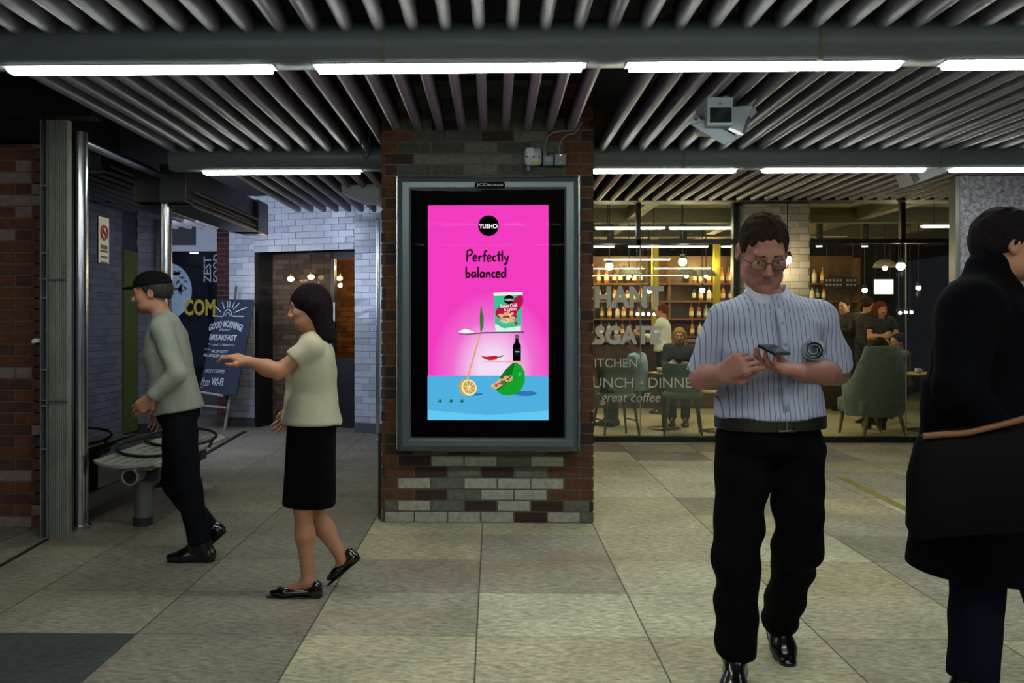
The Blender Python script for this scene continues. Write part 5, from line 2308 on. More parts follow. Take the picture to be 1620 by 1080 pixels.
def human(name, label, J, head, sc=1.0, skin=SKIN, hair=None, top=None, bottom=None, shoes=None, h=.009, fine=.004, hands=None, group=None, sleeve='long',
          skirt=None, coat=None, loc=None, belly=0.0, wrinkle=.0022, shoe_low=False, bare_legs=False, seated=False):
    J = {k_: np.array(v, float) for k_, v in J.items()}
    root = thing(name, label, 'person', tuple(loc if loc is not None else (J['pel'][0], J['pel'][1], 0)), 0, group)
    X, Y, Z = torso_frame(J['pel'], J['neck'], J['shR'], J['shL'])
    T = float((J['neck'] - J['pel']) @ Z)
    rings = lambda g, w_=1.0: [(-.10 * T, 0, 0, .13 * sc * w_ + g, .105 * sc + g), (.0, 0, 0, .165 * sc * w_ + g, .118 * sc + g), (.15 * T, 0, .005, .158 * sc * w_ + g, .112 * sc + g + belly), (.36 * T, 0, .005, .142 * sc * w_ + g, .105 * sc + g + belly),
                               (.62 * T, 0, .01, .165 * sc * w_ + g, .118 * sc + g), (.80 * T, 0, 0, .172 * sc * w_ + g, .105 * sc + g), (.92 * T, 0, -.005, .135 * sc * w_ + g, .078 * sc + g), (1.0 * T, 0, -.01, .066 * sc + g, .062 * sc + g)]
    # ---- body
    B = Field()
    B.stack(J['pel'], X, Y, Z, rings(0), .03, 2.3)
    for s_ in 'LR':
        B.cone(J['neck'] - Z * .05 * sc, J['sh' + s_], .05 * sc, .052 * sc, .04)
        B.cone(J['sh' + s_], J['el' + s_], .050 * sc, .038 * sc, .02)
        B.cone(J['el' + s_], J['el' + s_] * .6 + J['wr' + s_] * .4, .044 * sc, .044 * sc, .02)
        B.cone(J['el' + s_] * .6 + J['wr' + s_] * .4, J['wr' + s_], .044 * sc, .027 * sc, .02)
        B.cone(J['hip' + s_], J['kn' + s_], .082 * sc, .052 * sc, .03)
        m_ = J['kn' + s_] * .62 + J['an' + s_] * .38
        B.cone(J['kn' + s_], m_, .050 * sc, .052 * sc, .03)
        B.cone(m_, J['an' + s_], .052 * sc, .033 * sc, .03)
        fd = unit(J['toe' + s_] - J['an' + s_])
        B.cone(J['an' + s_] + np.array((0, 0, -.02 * sc)), J['toe' + s_] * .80 + J['an' + s_] * .20 - np.array((0, 0, .012)), .030 * sc, .018 * sc, .03)
    hd = head
    B.cone(J['neck'] - Z * .04, hd.w(0, -.018, -.06), .060 * sc, .054 * sc, .025)
    hd.build(B)
    boxes = []
    hl = np.min([hd.w(i * .11, j * .14, k_ * .14) for i in (-1, 1) for j in (-1, 1) for k_ in (-1, 1)], 0)
    hh = np.max([hd.w(i * .11, j * .14, k_ * .14) for i in (-1, 1) for j in (-1, 1) for k_ in (-1, 1)], 0)
    boxes.append((hl, hh, fine))
    for s_ in 'LR':
        hp = (hands or {}).get(s_)
        dd = unit(J['wr' + s_] - J['el' + s_])
        if hp is None:
            hp = dict(d=dd, n=X * (-1 if s_ == 'R' else 1), curls=[(.35, .4, .3)] * 4)
        hp = dict(hp)
        side = hp.pop('side', None)
        if side is None:
            side = 1
        hand(B, J['wr' + s_], hp.pop('d'), hp.pop('n'), side, hp.pop('curls'), sc, **hp)
        c = J['wr' + s_] + dd * .06
        boxes.append((c - .17 * sc, c + .17 * sc, fine))
    V, Fc = B.surface(h)
    keep = np.ones(len(Fc), bool)
    for lo, hi, _ in boxes:
        ins = ((V > lo + h * 1.5) & (V < hi - h * 1.5)).all(1)
        keep &= ~ins[Fc].all(1)
    Fc = Fc[keep]
    Vs, Fs, base = [relax(V, Fc, 1)], [Fc], len(V)
    done = []
    for lo, hi, fh in boxes:
        v, f = B.surface(fh, lo, hi)
        v = relax(v, f, 1, .4) if len(v) else v
        k2 = np.ones(len(f), bool)
        for (l2, h2) in done:
            ins = ((v > l2 + h * 1.2) & (v < h2 - h * 1.2)).all(1)
            k2 &= ~ins[f].all(1)
        Vs.append(v)
        Fs.append(f[k2] + base)
        base += len(v)
        done.append((lo, hi))
    V = np.concatenate(Vs)
    Fc = np.concatenate(Fs)
    used = np.unique(Fc)
    mp = np.full(len(V), -1)
    mp[used] = np.arange(len(used))
    mesh_obj('body', V[used], mp[Fc], [skin, LIPS, EYEW, IRIS], root, hd.mats)
    # ---- top garment
    if top is not None:
        G = Field()
        lo_t = top.get('hem', -.02)
        rg = [r for r in rings(.014 * sc, top.get('w', 1.0)) if r[0] >= lo_t * T - 1e-6]
        r0 = list(rg[0])
        r0[0] = lo_t * T
        rg = [tuple(r0)] + [r for r in rg if r[0] > lo_t * T + .01]
        rg = [(z, cx, cy, a + top.get('loose', .012) * max(0, 1 - z / (.9 * T)), b + top.get('loose', .012) * max(0, 1 - z / (.9 * T))) for z, cx, cy, a, b in rg][:-1] + [(rg[-1][0] - .015, rg[-1][1], rg[-1][2], rg[-1][3], rg[-1][4])]
        G.stack(J['pel'], X, Y, Z, rg, .03, 2.4, (True, True))
        for s_ in 'LR':
            G.cone(J['neck'] - Z * .028 * sc, J['sh' + s_] + Z * .004, .060 * sc, .058 * sc, .03)
            if sleeve == 'long':
                G.cone(J['sh' + s_], J['el' + s_], .061 * sc, .053 * sc, .03)
                G.cone(J['el' + s_], J['wr' + s_], .056 * sc, .042 * sc, .02, flat=1)
            elif sleeve == 'rolled':
                e2 = J['el' + s_] * .97 + J['sh' + s_] * .03
                e1 = J['el' + s_] * .74 + J['sh' + s_] * .26
                G.cone(J['sh' + s_], e2, .064 * sc, .061 * sc, .03, flat=1)
                G.cone(e1, e2, .066 * sc, .065 * sc, .006, flat=(1))
            else:
                e2 = J['sh' + s_] * .45 + J['el' + s_] * .55
                G.cone(J['sh' + s_], e2, .060 * sc, .062 * sc, .03, flat=1)
        G.disp = wr_noise(wrinkle, 18, 14, 26, 1.0)
        v, f = G.surface(h)
        mesh_obj(top.get('name', 'shirt'), relax(v, f, 2), f, top['mat'], root)
    # ---- legs garment
    if bottom is not None:
        G = Field()
        rg = [(z, cx, cy, a, b) for z, cx, cy, a, b in rings(.013 * sc) if z <= bottom.get('waist', .2) * T]
        rg.append((bottom.get('waist', .2) * T, 0, .003, rg[-1][3], rg[-1][4]))
        G.stack(J['pel'], X, Y, Z, rg, .04, 2.4, (False, True) if False else (True, True))
        for s_ in 'LR':
            G.cone(J['hip' + s_], J['kn' + s_], .100 * sc, bottom.get('kr', .076) * sc, .03)
            a_ = J['an' + s_] * .97 + J['kn' + s_] * .03
            G.cone(J['kn' + s_], a_, bottom.get('kr', .076) * sc, bottom.get('ar', .062) * sc, .03, flat=1)
        G.disp = wr_noise(wrinkle * 1.2, 13, 16, 21, 2.0)
        v, f = G.surface(h)
        mesh_obj(bottom.get('name', 'trousers'), relax(v, f, 2), f, bottom['mat'], root)
    if skirt is not None:
        G = Field()
        zk = (J['knL'][2] + J['knR'][2]) / 2 + skirt.get('hem', .02)
        kc = (J['knL'] + J['knR']) / 2
        Dn = unit(kc - J['pel'])
        Lk = (J['pel'][2] - zk) / -Dn[2]
        rg = [(-.16, 0, 0, .150 * sc, .125 * sc), (0, 0, 0, .182 * sc, .136 * sc), (Lk * .5, 0, 0, .175 * sc, .142 * sc), (Lk, 0, 0, .155 * sc, skirt.get('d', .16) * sc)]
        xx = unit(X - Dn * (X @ Dn))
        G.stack(J['pel'], xx, np.cross(Dn, xx), Dn, rg, .03, 2.3, (True, True))
        G.disp = wr_noise(.002, 16, 16, 9, .4)
        v, f = G.surface(h)
        mesh_obj('skirt', relax(v, f, 2), f, skirt['mat'], root)
    if coat is not None:
        G = Field()
        zb = coat['hem']
        Lc = J['pel'][2] - zb
        G.stack(J['pel'], unit(np.array((X[0], X[1], 0))), unit(np.array((Y[0], Y[1], 0))), (0, 0, 1), [(-Lc, 0, coat.get('sway', 0), .235 * sc, .235 * sc), (-.2, 0, .01, .22 * sc, .19 * sc), (0.02, 0, 0, .205 * sc, .165 * sc), (.2, 0, 0, .20 * sc, .158 * sc)], .05, 2.4, (True, False))
        G.stack(J['pel'], X, Y, Z, [r for r in rings(.045 * sc) if r[0] > .1 * T], .05, 2.4)
        for s_ in 'LR':
            G.cone(J['neck'] - Z * .05 * sc, J['sh' + s_], .085 * sc, .092 * sc, .05)
            G.cone(J['sh' + s_], J['el' + s_], .092 * sc, .074 * sc, .04)
            G.cone(J['el' + s_], J['wr' + s_], .074 * sc, .060 * sc, .02, flat=1)
        G.cone(J['neck'] - Z * .02, J['neck'] + Z * .05, .085 * sc, .072 * sc, .03)
        G.disp = wr_noise(.004, 10, 12, 14, .7)
        v, f = G.surface(h)
        mesh_obj('coat', relax(v, f, 2), f, coat['mat'], root)
    if shoes is not None:
        for s_ in 'LR':
            G = Field()
            an, toe = J['an' + s_], J['toe' + s_]
            sd = toe - an
            fl = np.array((sd[0], sd[1], 0.0))
            drop = (an[2] - toe[2])
            raised = drop > .10 * sc
            hor = unit(fl)
            low = shoes.get('low', False)
            if raised:                                  # heel lifted
                dn = unit(np.cross(np.cross(hor, (0, 0, 1)), sd))
                if dn[2] > 0:
                    dn = -dn
                heel = an + dn * .045 * sc - unit(sd) * .035
                tip = toe
            else:
                heel = np.array((an[0], an[1], .030 * sc)) - hor * .045 * sc
                tip = np.array((toe[0], toe[1], .026 * sc))
            ax = unit(tip - heel)
            sdv = unit(np.cross(ax, (0, 0, 1)))
            upv = np.cross(sdv, ax)
            ball = heel + (tip - heel) * .68
            Lf = np.linalg.norm(tip - heel)
            if low:
                G.cone(heel + upv * .004, ball, .034 * sc, .040 * sc, .03, squash=(upv, .62))
                G.cone(ball, tip - ax * .01, .040 * sc, .026 * sc, .03, squash=(upv, .6))
                G.cone(heel + upv * .028 - ax * .004, heel - upv * .01, .032 * sc, .036 * sc, .02)
            else:
                G.cone(heel, ball, .038 * sc, .044 * sc, .03, squash=(upv, .75))
                G.cone(ball, tip, .044 * sc, .034 * sc, .03, squash=(upv, .72))
                G.cone(heel + upv * .02, an + upv * .03 * sc, .042 * sc, .046 * sc, .03)
                G.cone(an + upv * .02, ball + upv * .012, .040 * sc, .03 * sc, .04)
            gp = heel - upv * .030
            G.cut(gp, -upv)
            if low:                                     # cut the opening over the instep
                G.cone(heel + ax * .055 + upv * .055, ball + upv * .052 - ax * .045, .034, .028, .006, sub=True)
            v, f = G.surface(.0055)
            so = mesh_obj('shoe', relax(v, f, 2), f, shoes['mat'], root)
            K = Field()
            K.cone(heel, ball, .041 * sc, .047 * sc, .02, squash=(upv, .3))
            K.cone(ball, tip, .047 * sc, .037 * sc, .02, squash=(upv, .28))
            off = -upv * (.024 if not low else .022)
            K2 = Field()
            K2.cone(heel + off, ball + off, .041 * sc, .046 * sc, .01, squash=(upv, .18))
            K2.cone(ball + off, tip + off, .046 * sc, .036 * sc, .01, squash=(upv, .18))
            v, f = K2.surface(.006)
            mesh_obj('sole', relax(v, f, 1), f, M('sole_black', '#0c0c0d', .6), so)
    # ---- hair
    if hair is not None:
        G = Field()
        k = hd.sc
        thk = hair.get('t', .010)
        G.ell(hd.w(0, -.015, .034), np.array((.074 + thk, .096 + thk, .086 + thk)) * k, hd.M, .02)
        if hair.get('cap'):
            pass
        a = hair.get('line', .055)
        nrm = hd.M @ np.array((0, .86, -.5))
        G.cut(hd.w(0, a, .052), nrm)
        if not hair.get('long'):
            G.cut(hd.w(0, -.02, -.030), hd.M @ np.array((0, .25, -1)))
            G.ell(hd.w(0, .118, .0), np.array((.095, .090, .079)) * k, hd.M, .012, True)
            G.ell(hd.w(0, -.055, -.01), np.array((.070, .058, .06)) * k, hd.M, .03)
        else:
            Lh = hair['long']
            G.ell(hd.w(0, -.05, -.01), np.array((.078, .07, .08)) * k, hd.M, .03)
            for sx in (-1, 0, 1):
                G.cone(hd.w(sx * .055, -.055, 0), hd.w(sx * .075, -.085 + .01 * abs(sx), -Lh), .05 * k, .045 * k, .04)
            if hair.get('front'):
                for sx in (-1, 1):
                    G.cone(hd.w(sx * .07, .0, .02), hd.w(sx * .085, .035, -Lh * .9), .028 * k, .035 * k, .03)
            G.planes = []
            fn = lambda P, hd=hd, a=a: np.maximum(np.maximum(hd.loc(P)[..., 1] - a - np.clip((hd.loc(P)[..., 2] - .05) * .6, -.02, 1), 0), 0)
            Pc = [hd.w(0, .125, -.045)]
            G.ell(hd.w(0, .115, -.03), np.array((.058, .085, .085)) * k, hd.M, .015, True)
        G.disp = lambda P, hd=hd: .0025 * np.sin(210 * hd.loc(P)[..., 0] + 5 * np.sin(30 * hd.loc(P)[..., 1])) * np.sin(40 * hd.loc(P)[..., 2] + 60 * hd.loc(P)[..., 0]) + hair.get('messy', 0) * (np.sin(160 * hd.loc(P)[..., 0] + 90 * hd.loc(P)[..., 1]) * np.sin(130 * hd.loc(P)[..., 1] - 70 * hd.loc(P)[..., 0]) - .5 * (hd.loc(P)[..., 2] > .08))
        v, f = G.surface(max(fine * 1.2, .005))
        mesh_obj('hair', relax(v, f, 1), f, hair['mat'], root)
    return root, hd


def stripes(name, base, line, pitch, width):
    m = bpy.data.materials.new(name)
    m.use_nodes = True
    nt = m.node_tree
    b = nt.nodes['Principled BSDF']
    tc = nt.nodes.new('ShaderNodeTexCoord')
    sp_ = nt.nodes.new('ShaderNodeSeparateXYZ')
    nt.links.new(tc.outputs['Object'], sp_.inputs[0])
    nz = nt.nodes.new('ShaderNodeTexNoise')
    nz.inputs['Scale'].default_value = 6
    nt.links.new(tc.outputs['Object'], nz.inputs['Vector'])
    ad_ = nt.nodes.new('ShaderNodeMath')
    ad_.operation = 'MULTIPLY_ADD'
    ad_.inputs[1].default_value = .012
    nt.links.new(nz.outputs['Fac'], ad_.inputs[0])
    nt.links.new(sp_.outputs[0], ad_.inputs[2])
    di = nt.nodes.new('ShaderNodeMath')
    di.operation = 'DIVIDE'
    di.inputs[1].default_value = pitch
    nt.links.new(ad_.outputs[0], di.inputs[0])
    fr = nt.nodes.new('ShaderNodeMath')
    fr.operation = 'FRACT'
    nt.links.new(di.outputs[0], fr.inputs[0])
    rp = nt.nodes.new('ShaderNodeValToRGB')
    e = rp.color_ramp.elements
    e[0].position, e[0].color = 0, (*lin(base), 1)
    e[1].position, e[1].color = .5 - width, (*lin(base), 1)
    for p_, c_ in ((.5 - width * .5, line), (.5 + width * .5, line), (.5 + width, base)):
        x = e.new(p_)
        x.color = (*lin(c_), 1)
    nt.links.new(fr.outputs[0], rp.inputs[0])
    nt.links.new(rp.outputs[0], b.inputs['Base Color'])
    b.inputs['Roughness'].default_value = .8
    MATS[name] = m
    return m


A = lambda px, py, Y: np.array(at(px, py, Y))
STR = stripes('striped_shirt', '#a2a8c4', '#5a6078', .0175, .10)
TROU = M('black_trousers', '#08080d', .9, noise=(12, .2), spec=.08)
SHOEB = M('black_leather', '#0d0d0f', .22, coat=.4)

# ------------------------------------------------------------------ man in the striped shirt
J = dict(pel=A(1217, 690, 3.2), neck=A(1212, 466, 3.2), shR=A(1146, 508, 3.2), shL=A(1294, 504, 3.22), elR=A(1110, 597, 3.24), elL=A(1324, 590, 3.22),
         wrR=A(1140, 592, 2.98), wrL=A(1262, 588, 2.98), hipR=A(1177, 715, 3.2), hipL=A(1260, 715, 3.2), knR=A(1166, 885, 3.16), anR=A(1163, 1048, 3.2), toeR=A(1160, 1091, 3.03),
         knL=A(1262, 862, 3.2), anL=A(1232, 985, 3.52), toeL=A(1246, 1046, 3.40))
J['toeR'][2] = .026
J['anR'][2] = .10
head = Head(A(1207, 397, 3.15), (-.07, -.86, -.50), (-.03, -.50, .86), 1.10)
dR = unit(A(1172, 566, 2.88) - J['wrR'])
dL = unit(A(1205, 578, 2.93) - J['wrL'])
hands = dict(R=dict(d=np.array((.50, -.70, .42)), n=np.array((.85, .55, -.05)), side=-1, curls=[(.55, .85, .6), (.95, 1.2, .8), (1.1, 1.3, .8), (1.15, 1.3, .8)],
                    thumb=[(.022, .026, .006), (.048, .044, .026), (.074, .042, .044), (.094, .030, .052)]),
             L=dict(d=dL, n=np.array((-.1, -.25, 1.0)), side=1, curls=[(.25, .45, .5), (.25, .5, .5), (.3, .55, .5), (.3, .6, .5)],
                    thumb=[(.022, .026, .010), (.046, .046, .026), (.068, .044, .042), (.088, .032, .050)]))
man, hd = human('person', 'man in a pale striped shirt and black trousers walking forward looking at a phone', J, head, 1.04, SKIN,
                dict(mat=M('hair_brown', '#2c1f18', .9, noise=(90, .5), spec=.08), t=.005, line=.070, messy=.003), dict(mat=STR, hem=.15, loose=.022, name='shirt'),
                dict(mat=TROU, waist=.17, kr=.080, ar=.070), dict(mat=SHOEB), h=.0085, fine=.0036, hands=hands, sleeve='rolled', belly=.012, wrinkle=.0055)
# collar, placket, belt, spectacles
Xm, Ym, Zm = torso_frame(J['pel'], J['neck'], J['shR'], J['shL'])
mb = MB()
nk = J['neck'] - Zm * .012
outer, inner = [], []
for i in range(25):
    a = -math.pi / 2 + .22 + (2 * math.pi - .44) * i / 24 + math.pi
    # opening at the front (+Y of the torso)
    cx, cy = math.sin(a + math.pi) , math.cos(a + math.pi)
    ang = math.pi / 2 + .26 + (2 * math.pi - .52) * i / 24
    ux, uy = math.cos(ang), math.sin(ang)
    fr = max(0, uy)
    top_ = nk + Xm * ux * .070 + Ym * (uy * .070 + .006) + Zm * (.050 - .045 * fr ** 2)
    pt_ = max(0, (fr - .55) / .45) * (1 - max(0, (fr - .93) / .07))
    low_ = nk + Xm * ux * (.088 + .020 * pt_) + Ym * (uy * .092 + .008 + .022 * pt_) + Zm * (.008 - .046 * fr ** 2 - .040 * pt_)
    outer.append(tuple(top_))
    inner.append(tuple(low_))
vs = outer + inner
mb.add(vs, [(i, i + 1, 25 + i + 1, 25 + i) for i in range(24)], 0, True)
co = obj('collar', mb, M('collar_white', '#b4b8cc', .8), man, world=True)
so = co.modifiers.new('thickness', 'SOLIDIFY')
so.thickness = .004
# buttoned front band and chest pocket
T_ = float((J['neck'] - J['pel']) @ Zm)
front = [(.17, .158), (.30, .155), (.42, .156), (.55, .160), (.66, .158), (.76, .145), (.84, .123), (.90, .104)]
mb = MB()
L_, R_2 = [], []
for zt_, yy in front:
    p_ = J['pel'] + Zm * zt_ * T_ + Ym * (yy + .014)
    L_.append(tuple(p_ + Xm * .012 - Ym * .003))
    R_2.append(tuple(p_ - Xm * .012 - Ym * .003))
nf = len(front)
mb.add(L_ + R_2, [(i, i + 1, nf + i + 1, nf + i) for i in range(nf - 1)], 0, True)
bnd = obj('button_band', mb, M('band_cotton', '#a0a6c2', .85), man, world=True)
sd_ = bnd.modifiers.new('thickness', 'SOLIDIFY')
sd_.thickness = .003
for zt_ in (.24, .38, .52, .66, .80):
    yy = np.interp(zt_, [a for a, _ in front], [b for _, b in front])
    p_ = Vector(J['pel'] + Zm * zt_ * T_ + Ym * (yy + .015))
    mb = MB()
    mb.cyl(p_, p_ + Vector(Ym) * .004, .0055, n=10)
    obj('button', mb, M('button_pearl', '#8e90a0', .3), bnd, world=True)
mb = MB()
rows = []
for z in (0.02, .12, .2, .3):
    pass
gw = .15 * float((J['neck'] - J['pel']) @ Zm)
ringz = []
for zz in (gw - .042, gw + .004):
    ringz.append([tuple(J['pel'] + Xm * (.190 * 1.04 * math.copysign(abs(math.cos(a)) ** .83, math.cos(a))) + Ym * (.152 * 1.04 * math.copysign(abs(math.sin(a)) ** .83, math.sin(a)) + .005) + Zm * zz) for a in [2 * math.pi * i / 48 for i in range(48)]])
mb.loft(ringz)
belt = obj('belt', mb, M('belt_leather', '#1c1a19', .4), man, world=True)
mb = MB()
bc = J['pel'] + Ym * (.166) + Zm * (gw - .018) - Xm * .0
fr_ = [bc + Xm * (.030 * sx) + Zm * (.022 * sz) for sx, sz in ((-1, -1), (1, -1), (1, 1), (-1, 1))]
mb.tube(fr_, .0045, 6, closed=True)
mb.tube([bc - Zm * .018, bc + Zm * .018], .003, 6)
obj('buckle', mb, M('buckle_steel', '#8a8680', .3, .8), belt, world=True)
mb = MB()
W_ = lambda *p: Vector(hd.w(*p))
for sx in (-1, 1):
    mb.tube([W_(sx * .0335 + .0255 * math.cos(a), .104, .000 + .019 * math.sin(a)) for a in [2 * math.pi * i / 24 for i in range(24)]], .0016, 6, closed=True)
    mb.tube([W_(sx * .059, .103, .006), W_(sx * .076, .085, .008), W_(sx * .083, -.005, .012)], .0018, 6)
mb.tube([W_(-.009, .105, .004), W_(0, .108, .008), W_(.009, .105, .004)], .0016, 6)
gl_ = obj('spectacles', mb, M('spectacle_wire', '#5a4a40', .3, .8), man, world=True)
for sx in (-1, 1):
    mb = MB()
    mb.poly([W_(sx * .0335 + .025 * math.cos(a), .104, .000 + .0186 * math.sin(a)) for a in [2 * math.pi * i / 24 for i in range(24)]])
    obj('lens', mb, glass('lens_glass', '#dfeeff', 1.5, 1.2, '#f4f4f4'), gl_, world=True)
for sx in (-1, 1):
    G = Field()
    G.cone(hd.w(sx * .016, .093, .024), hd.w(sx * .046, .083, .027), .0045, .0032, .005)
    v, f = G.surface(.003)
    mesh_obj('eyebrow', v, f, MATS['hair_brown'], man)
# phone in his hand, rolled paper under the arm
ph_c = Vector(J['wrL']) + Vector(dL) * .105 * 1.04 + Vector((.0, -.02, .056))
t = thing('mobile_phone', 'black mobile phone held in the hand of the man in the striped shirt', 'phone', ph_c)
du = Vector((-.64, -.77, .02)).normalized()
dv = Vector((.70, -.55, -.42))
dv = (dv - du * dv.dot(du)).normalized()
dn = du.cross(dv).normalized()
if dn.z < 0:
    dn = -dn
mb = MB()
mb.prism([(-.068, -.034), (.068, -.034), (.068, .034), (-.068, .034)], ph_c, du, dv, dn, .010)
obj('body', mb, M('phone_black', '#0b0b0d', .25), t, world=True, bevel=.003)
mb = MB()
mb.prism([(-.060, -.030), (.060, -.030), (.060, .030), (-.060, .030)], ph_c + dn * .0101, du, dv, dn, .0006)
obj('screen', mb, M('phone_screen', '#101418', .08), t, world=True)
rp0, rp1 = Vector(A(1262, 578, 3.01)), Vector(A(1298, 548, 3.30))
dd = (rp1 - rp0).normalized()
t = thing('rolled_paper', 'grey rolled paper tucked under the arm of the man in the striped shirt', 'rolled paper', Vector(A(1290, 552, 3.1)))
a0 = Vector(A(1288, 553, 3.05))
ax_ = Vector((.42, .9, .05)).normalized()
mb = MB()
u_ = ax_.orthogonal().normalized()
v_ = ax_.cross(u_)
rings_ = []
for e_ in (0, 1):
    ring = []
    for i in range(60):
        an_ = i * .30
        rr_ = .012 + .028 * i / 59
        ring.append(a0 + ax_ * (.26 * e_ - .02) + u_ * rr_ * math.cos(an_) + v_ * rr_ * math.sin(an_))
    rings_.append(ring)
mb.add([p for r in rings_ for p in r], [(i, i + 1, 61 + i, 60 + i) for i in range(59)], 0, True)
o_ = obj('roll', mb, M('paper_grey', '#8d8f96', .6, noise=(20, .2)), t, world=True)
sm_ = o_.modifiers.new('thickness', 'SOLIDIFY')
sm_.thickness = .002

# ------------------------------------------------------------------ person in the dark coat at right
Yc = 3.1
J = dict(pel=A(1545, 690, Yc), neck=A(1562, 448, Yc), shR=A(1535, 492, Yc - .19), shL=A(1585, 492, Yc + .19), elR=A(1515, 610, Yc - .27), elL=A(1580, 610, Yc + .24),
         wrR=A(1578, 690, Yc - .26), wrL=A(1650, 680, Yc + .22), hipR=A(1545, 720, Yc - .09), hipL=A(1548, 720, Yc + .09), knR=A(1548, 890, Yc - .09), anR=A(1538, 1052, Yc - .09),
         toeR=A(1612, 1090, Yc - .09), knL=A(1640, 880, Yc + .09), anL=A(1690, 1040, Yc + .09), toeL=A(1760, 1070, Yc + .09))
for s_ in 'RL':
    J['toe' + s_][2] = .026
    J['an' + s_][2] = .10
head = Head(A(1594, 388, Yc), (.96, -.12, -.08), (.05, 0, 1), 1.05)
COAT = M('dark_coat', '#0a0a10', .95, noise=(14, .25), spec=.06)
coatman, hd2 = human('person', 'person in a long dark coat with a black bag at the right edge', J, head, 1.04, SKIN2,
                     dict(mat=M('hair_dark', '#1c171a', .9, noise=(90, .5), spec=.08), t=.012, line=.045), None, dict(mat=M('navy_trousers', '#0e1122', .9, spec=.1), waist=.2, kr=.086, ar=.078),
                     dict(mat=SHOEB), h=.0095, fine=.0042, coat=dict(mat=COAT, hem=.47, sway=.02))
bgc = A(1545, 740, Yc - .36)
t = thing('hand_bag', 'black bag with a brown leather edge carried by the person in the dark coat', 'bag', tuple(bgc))
mb = MB()
rings_ = []
for z, w_, d_ in ((-.20, .20, .045), (-.16, .215, .065), (0, .21, .07), (.10, .19, .05), (.125, .18, .03)):
    rings_.append([(w_ * math.copysign(abs(math.cos(a)) ** .5, math.cos(a)), d_ * math.copysign(abs(math.sin(a)) ** .6, math.sin(a)), z + .10 * math.cos(a) * .25) for a in [2 * math.pi * i / 32 for i in range(32)]])
mb.loft(rings_)
obj('bag_body', mb, M('bag_black', '#070709', .8, spec=.12), t)
mb = MB()
mb.tube([(-.185, -.035, .105), (-.06, -.055, .118), (.07, -.055, .150), (.185, -.03, .175)], .010, 8)
obj('leather_edge', mb, M('brown_leather', '#7a4a30', .45), t)
mb = MB()
hk = J['wrR'] + (J['wrR'] - J['elR']) / np.linalg.norm(J['wrR'] - J['elR']) * .085 - bgc
mb.tube([(hk[0] - .09, 0, .09), (hk[0] - .07, hk[1] * .6, hk[2] - .03), tuple(hk), (hk[0] + .07, hk[1] * .6, hk[2] - .03), (hk[0] + .09, 0, .09)], .010, 8)
obj('handle', mb, MATS['bag_black'], t)

# ------------------------------------------------------------------ walking man at left
Yl = 4.86
J = dict(pel=A(282, 650, Yl), neck=A(258, 500, Yl), shR=A(264, 516, Yl + .17), shL=A(256, 518, Yl - .17), elR=A(285, 588, Yl + .20), elL=A(280, 592, Yl - .22),
         wrR=A(262, 640, Yl + .2), wrL=A(240, 628, Yl - .22), hipR=A(284, 668, Yl + .085), hipL=A(284, 668, Yl - .085), knL=A(297, 768, Yl - .07), anL=A(318, 862, Yl - .07),
         toeL=A(272, 887, Yl - .07), knR=A(277, 764, Yl + .08), anR=A(332, 842, Yl + .08), toeR=A(312, 872, Yl + .08))
J['anL'][2] = .092
J['toeL'][2] = .026
head = Head(A(240, 463, Yl), (-.98, -.12, -.12), (-.06, 0, 1), .98)
TSH = M('pale_green_shirt', '#8e938a', .85, noise=(5, .12))
walker, hd3 = human('person', 'man in a dark cap and pale shirt striding left past the bench', J, head, .95, SKIN2, dict(mat=M('cap_hair', '#1c1a1a', .7), t=.010, line=.05),
                    dict(mat=TSH, hem=.0, loose=.025), dict(mat=M('dark_jeans', '#0f1118', .9, noise=(14, .25), spec=.1), waist=.15, kr=.078, ar=.066), dict(mat=SHOEB), h=.010, fine=.0045)
G = Field()
G.ell(hd3.w(0, -.012, .048), np.array((.088, .110, .082)), hd3.M, .02)
G.cut(hd3.w(0, 0, .040), hd3.M @ np.array((0, .0, -1)))
G2 = G
v, f = G2.surface(.006)
mesh_obj('cap', relax(v, f, 1), f, M('cap_fabric', '#111215', .9, spec=.1), walker)
G = Field()
G.ell(hd3.w(0, .105, .042), np.array((.062, .060, .008)), hd3.M, .01)
v, f = G.surface(.004)
mesh_obj('cap_peak', relax(v, f, 1), f, MATS['cap_fabric'], walker)

# ------------------------------------------------------------------ woman walking left
Yw = 4.24
J = dict(pel=A(494, 668, Yw), neck=A(496, 530, Yw), shR=A(494, 546, Yw + .14), shL=A(492, 548, Yw - .15), elR=A(510, 615, Yw + .18), elL=A(440, 588, Yw - .20),
         wrR=A(470, 650, Yw + .18), wrL=A(394, 572, Yw - .18), hipR=A(493, 690, Yw + .075), hipL=A(493, 690, Yw - .075), knL=A(480, 802, Yw - .06), anL=A(487, 912, Yw - .06),
         toeL=A(430, 938, Yw - .06), knR=A(497, 806, Yw + .07), anR=A(542, 884, Yw + .07), toeR=A(520, 915, Yw + .07))
J['anL'][2] = .085
J['toeL'][2] = .024
head = Head(A(489, 487, Yw), (-.97, -.15, -.12), (-.04, 0, 1), .90)
CRM = M('cream_blouse', '#b3ad98', .85, noise=(4, .12))
handsW = dict(L=dict(d=unit(J['wrL'] - J['elL']), n=np.array((0, .3, -1.0)), side=1, curls=[(.3, .4, .3), (.35, .5, .3), (.4, .5, .4), (.45, .5, .4)]))
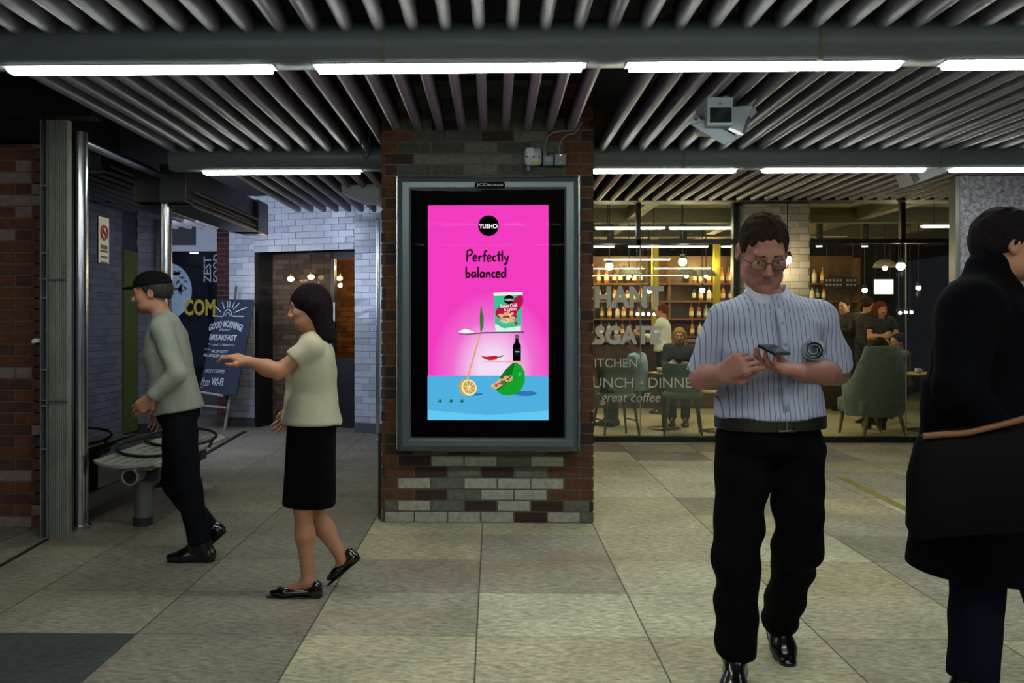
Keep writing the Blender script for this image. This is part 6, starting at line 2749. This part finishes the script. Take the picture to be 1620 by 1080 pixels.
woman, hd4 = human('person', 'woman in a cream blouse and black skirt walking left with one arm held out', J, head, .88, SKIN2,
                   dict(mat=M('hair_black', '#180f14', .85, noise=(90, .5), spec=.1), t=.016, line=.045, long=.17), dict(mat=CRM, hem=.0, loose=.035, w=1.02, name='blouse'), None,
                   dict(mat=M('patent_black', '#0a0a0b', .08, coat=.8), low=True), h=.0095, fine=.0042, sleeve='short', skirt=dict(mat=M('black_skirt', '#08080b', .9, spec=.08), hem=.02, d=.15), hands=handsW)
mb = MB()
bw = Vector(J['toeL']) + Vector((.035, 0, .022))
for s_ in (-1, 1):
    mb.sphere((bw.x + .0, bw.y + s_ * .012, bw.z), (.008, .012, .006), 8)
obj('shoe_bow', mb, MATS['patent_black'], woman, world=True)

# ------------------------------------------------------------------ guests inside the restaurant


def guest(label, px, py, Y, facing, topc, hairc, long=0, seat_z=.45, arm=None, standing=False, sc=.95, name='person', gw='long'):
    """px, py = head centre"""
    hc = A(px, py, Y)
    f_ = unit(np.array((facing[0], facing[1], 0)))
    r_ = np.array((f_[1], -f_[0], 0))
    up = np.array((0, 0, 1.))
    nk = hc - up * .125 * sc - f_ * .015
    pl_ = nk - up * .50 * sc - f_ * .02
    kn = {}
    if standing:
        pl_[2] = max(pl_[2], .8)
    J = dict(pel=pl_, neck=nk)
    for s_, sg_ in (('R', 1), ('L', -1)):
        sh = nk - up * .05 * sc + r_ * sg_ * .17 * sc
        el = sh - up * .24 * sc + f_ * .10 + r_ * sg_ * .04
        wr_ = el + f_ * .20 + up * .02 - r_ * sg_ * .08
        if arm == s_:
            el = sh + f_ * .20 - up * .14
            wr_ = el + up * .22 + f_ * .02 - r_ * sg_ * .04
        J['sh' + s_], J['el' + s_], J['wr' + s_] = sh, el, wr_
        hp = pl_ + r_ * sg_ * .09 * sc - up * .04
        if standing:
            k_ = hp * 1.0
            k_[2] = .46
            a_ = k_ * 1.0
            a_[2] = .09
        else:
            k_ = hp + f_ * .40 * sc
            a_ = k_ * 1.0
            a_[2] = .09
        J['hip' + s_], J['kn' + s_], J['an' + s_] = hp, k_, a_
        t_ = a_ + f_ * .17
        t_[2] = .026
        J['toe' + s_] = t_
    hdg = Head(hc, f_ + np.array((0, 0, -.12)), up, .95 * sc)
    hm = M('hair_' + hairc.strip('#'), hairc, .9, noise=(70, .4), spec=.1)
    return human(name, label, J, hdg, sc, SKIN2, dict(mat=hm, t=.012, line=.05, long=long, front=bool(long)) if long else dict(mat=hm, t=.012, line=.05),
                 dict(mat=M('top_' + topc.strip('#'), topc, .8), hem=.0, loose=.015), dict(mat=M('guest_trousers', '#1c1d22', .8), waist=.12), dict(mat=SHOEB), h=.015, fine=.0085, sleeve=gw)


guest('seated woman with long fair hair inside the restaurant, left of the striped man', 1075, 531, 11.5, (-.25, -1), '#1a1a1e', '#8a6a3c', long=.22)
guest('seated person in a pale blue shirt behind the RSGATE lettering', 1006, 545, 11.0, (-.8, .5), '#8fa6bc', '#3a261c')
guest('person in a white shirt standing at the bar near the amber bottles', 1046, 492, 12.7, (-.8, .3), '#d4d4d0', '#5a2a1c', standing=True)
guest('woman with long dark hair seated in the grey green armchair, seen from behind', 1392, 548, 10.55, (.25, 1), '#8a8278', '#2a1a12', long=.25)
guest('person with one hand raised to the face beyond the armchair', 1420, 541, 11.5, (-.95, -.1), '#57504a', '#241a16', arm='L')
guest('person in black standing at the bar nearest the striped sleeve', 1336, 484, 13.1, (-.9, -.5), '#141416', '#2a1c16', standing=True)
guest('person in black standing at the bar below the bright lit panel', 1373, 482, 12.68, (.9, .4), '#101014', '#3a2418', standing=True)
guest('red haired woman in a black top at the bar right of the lit panel', 1393, 489, 12.15, (.1, -1), '#0d0d10', '#5a2018', standing=True, long=.10, gw='short')
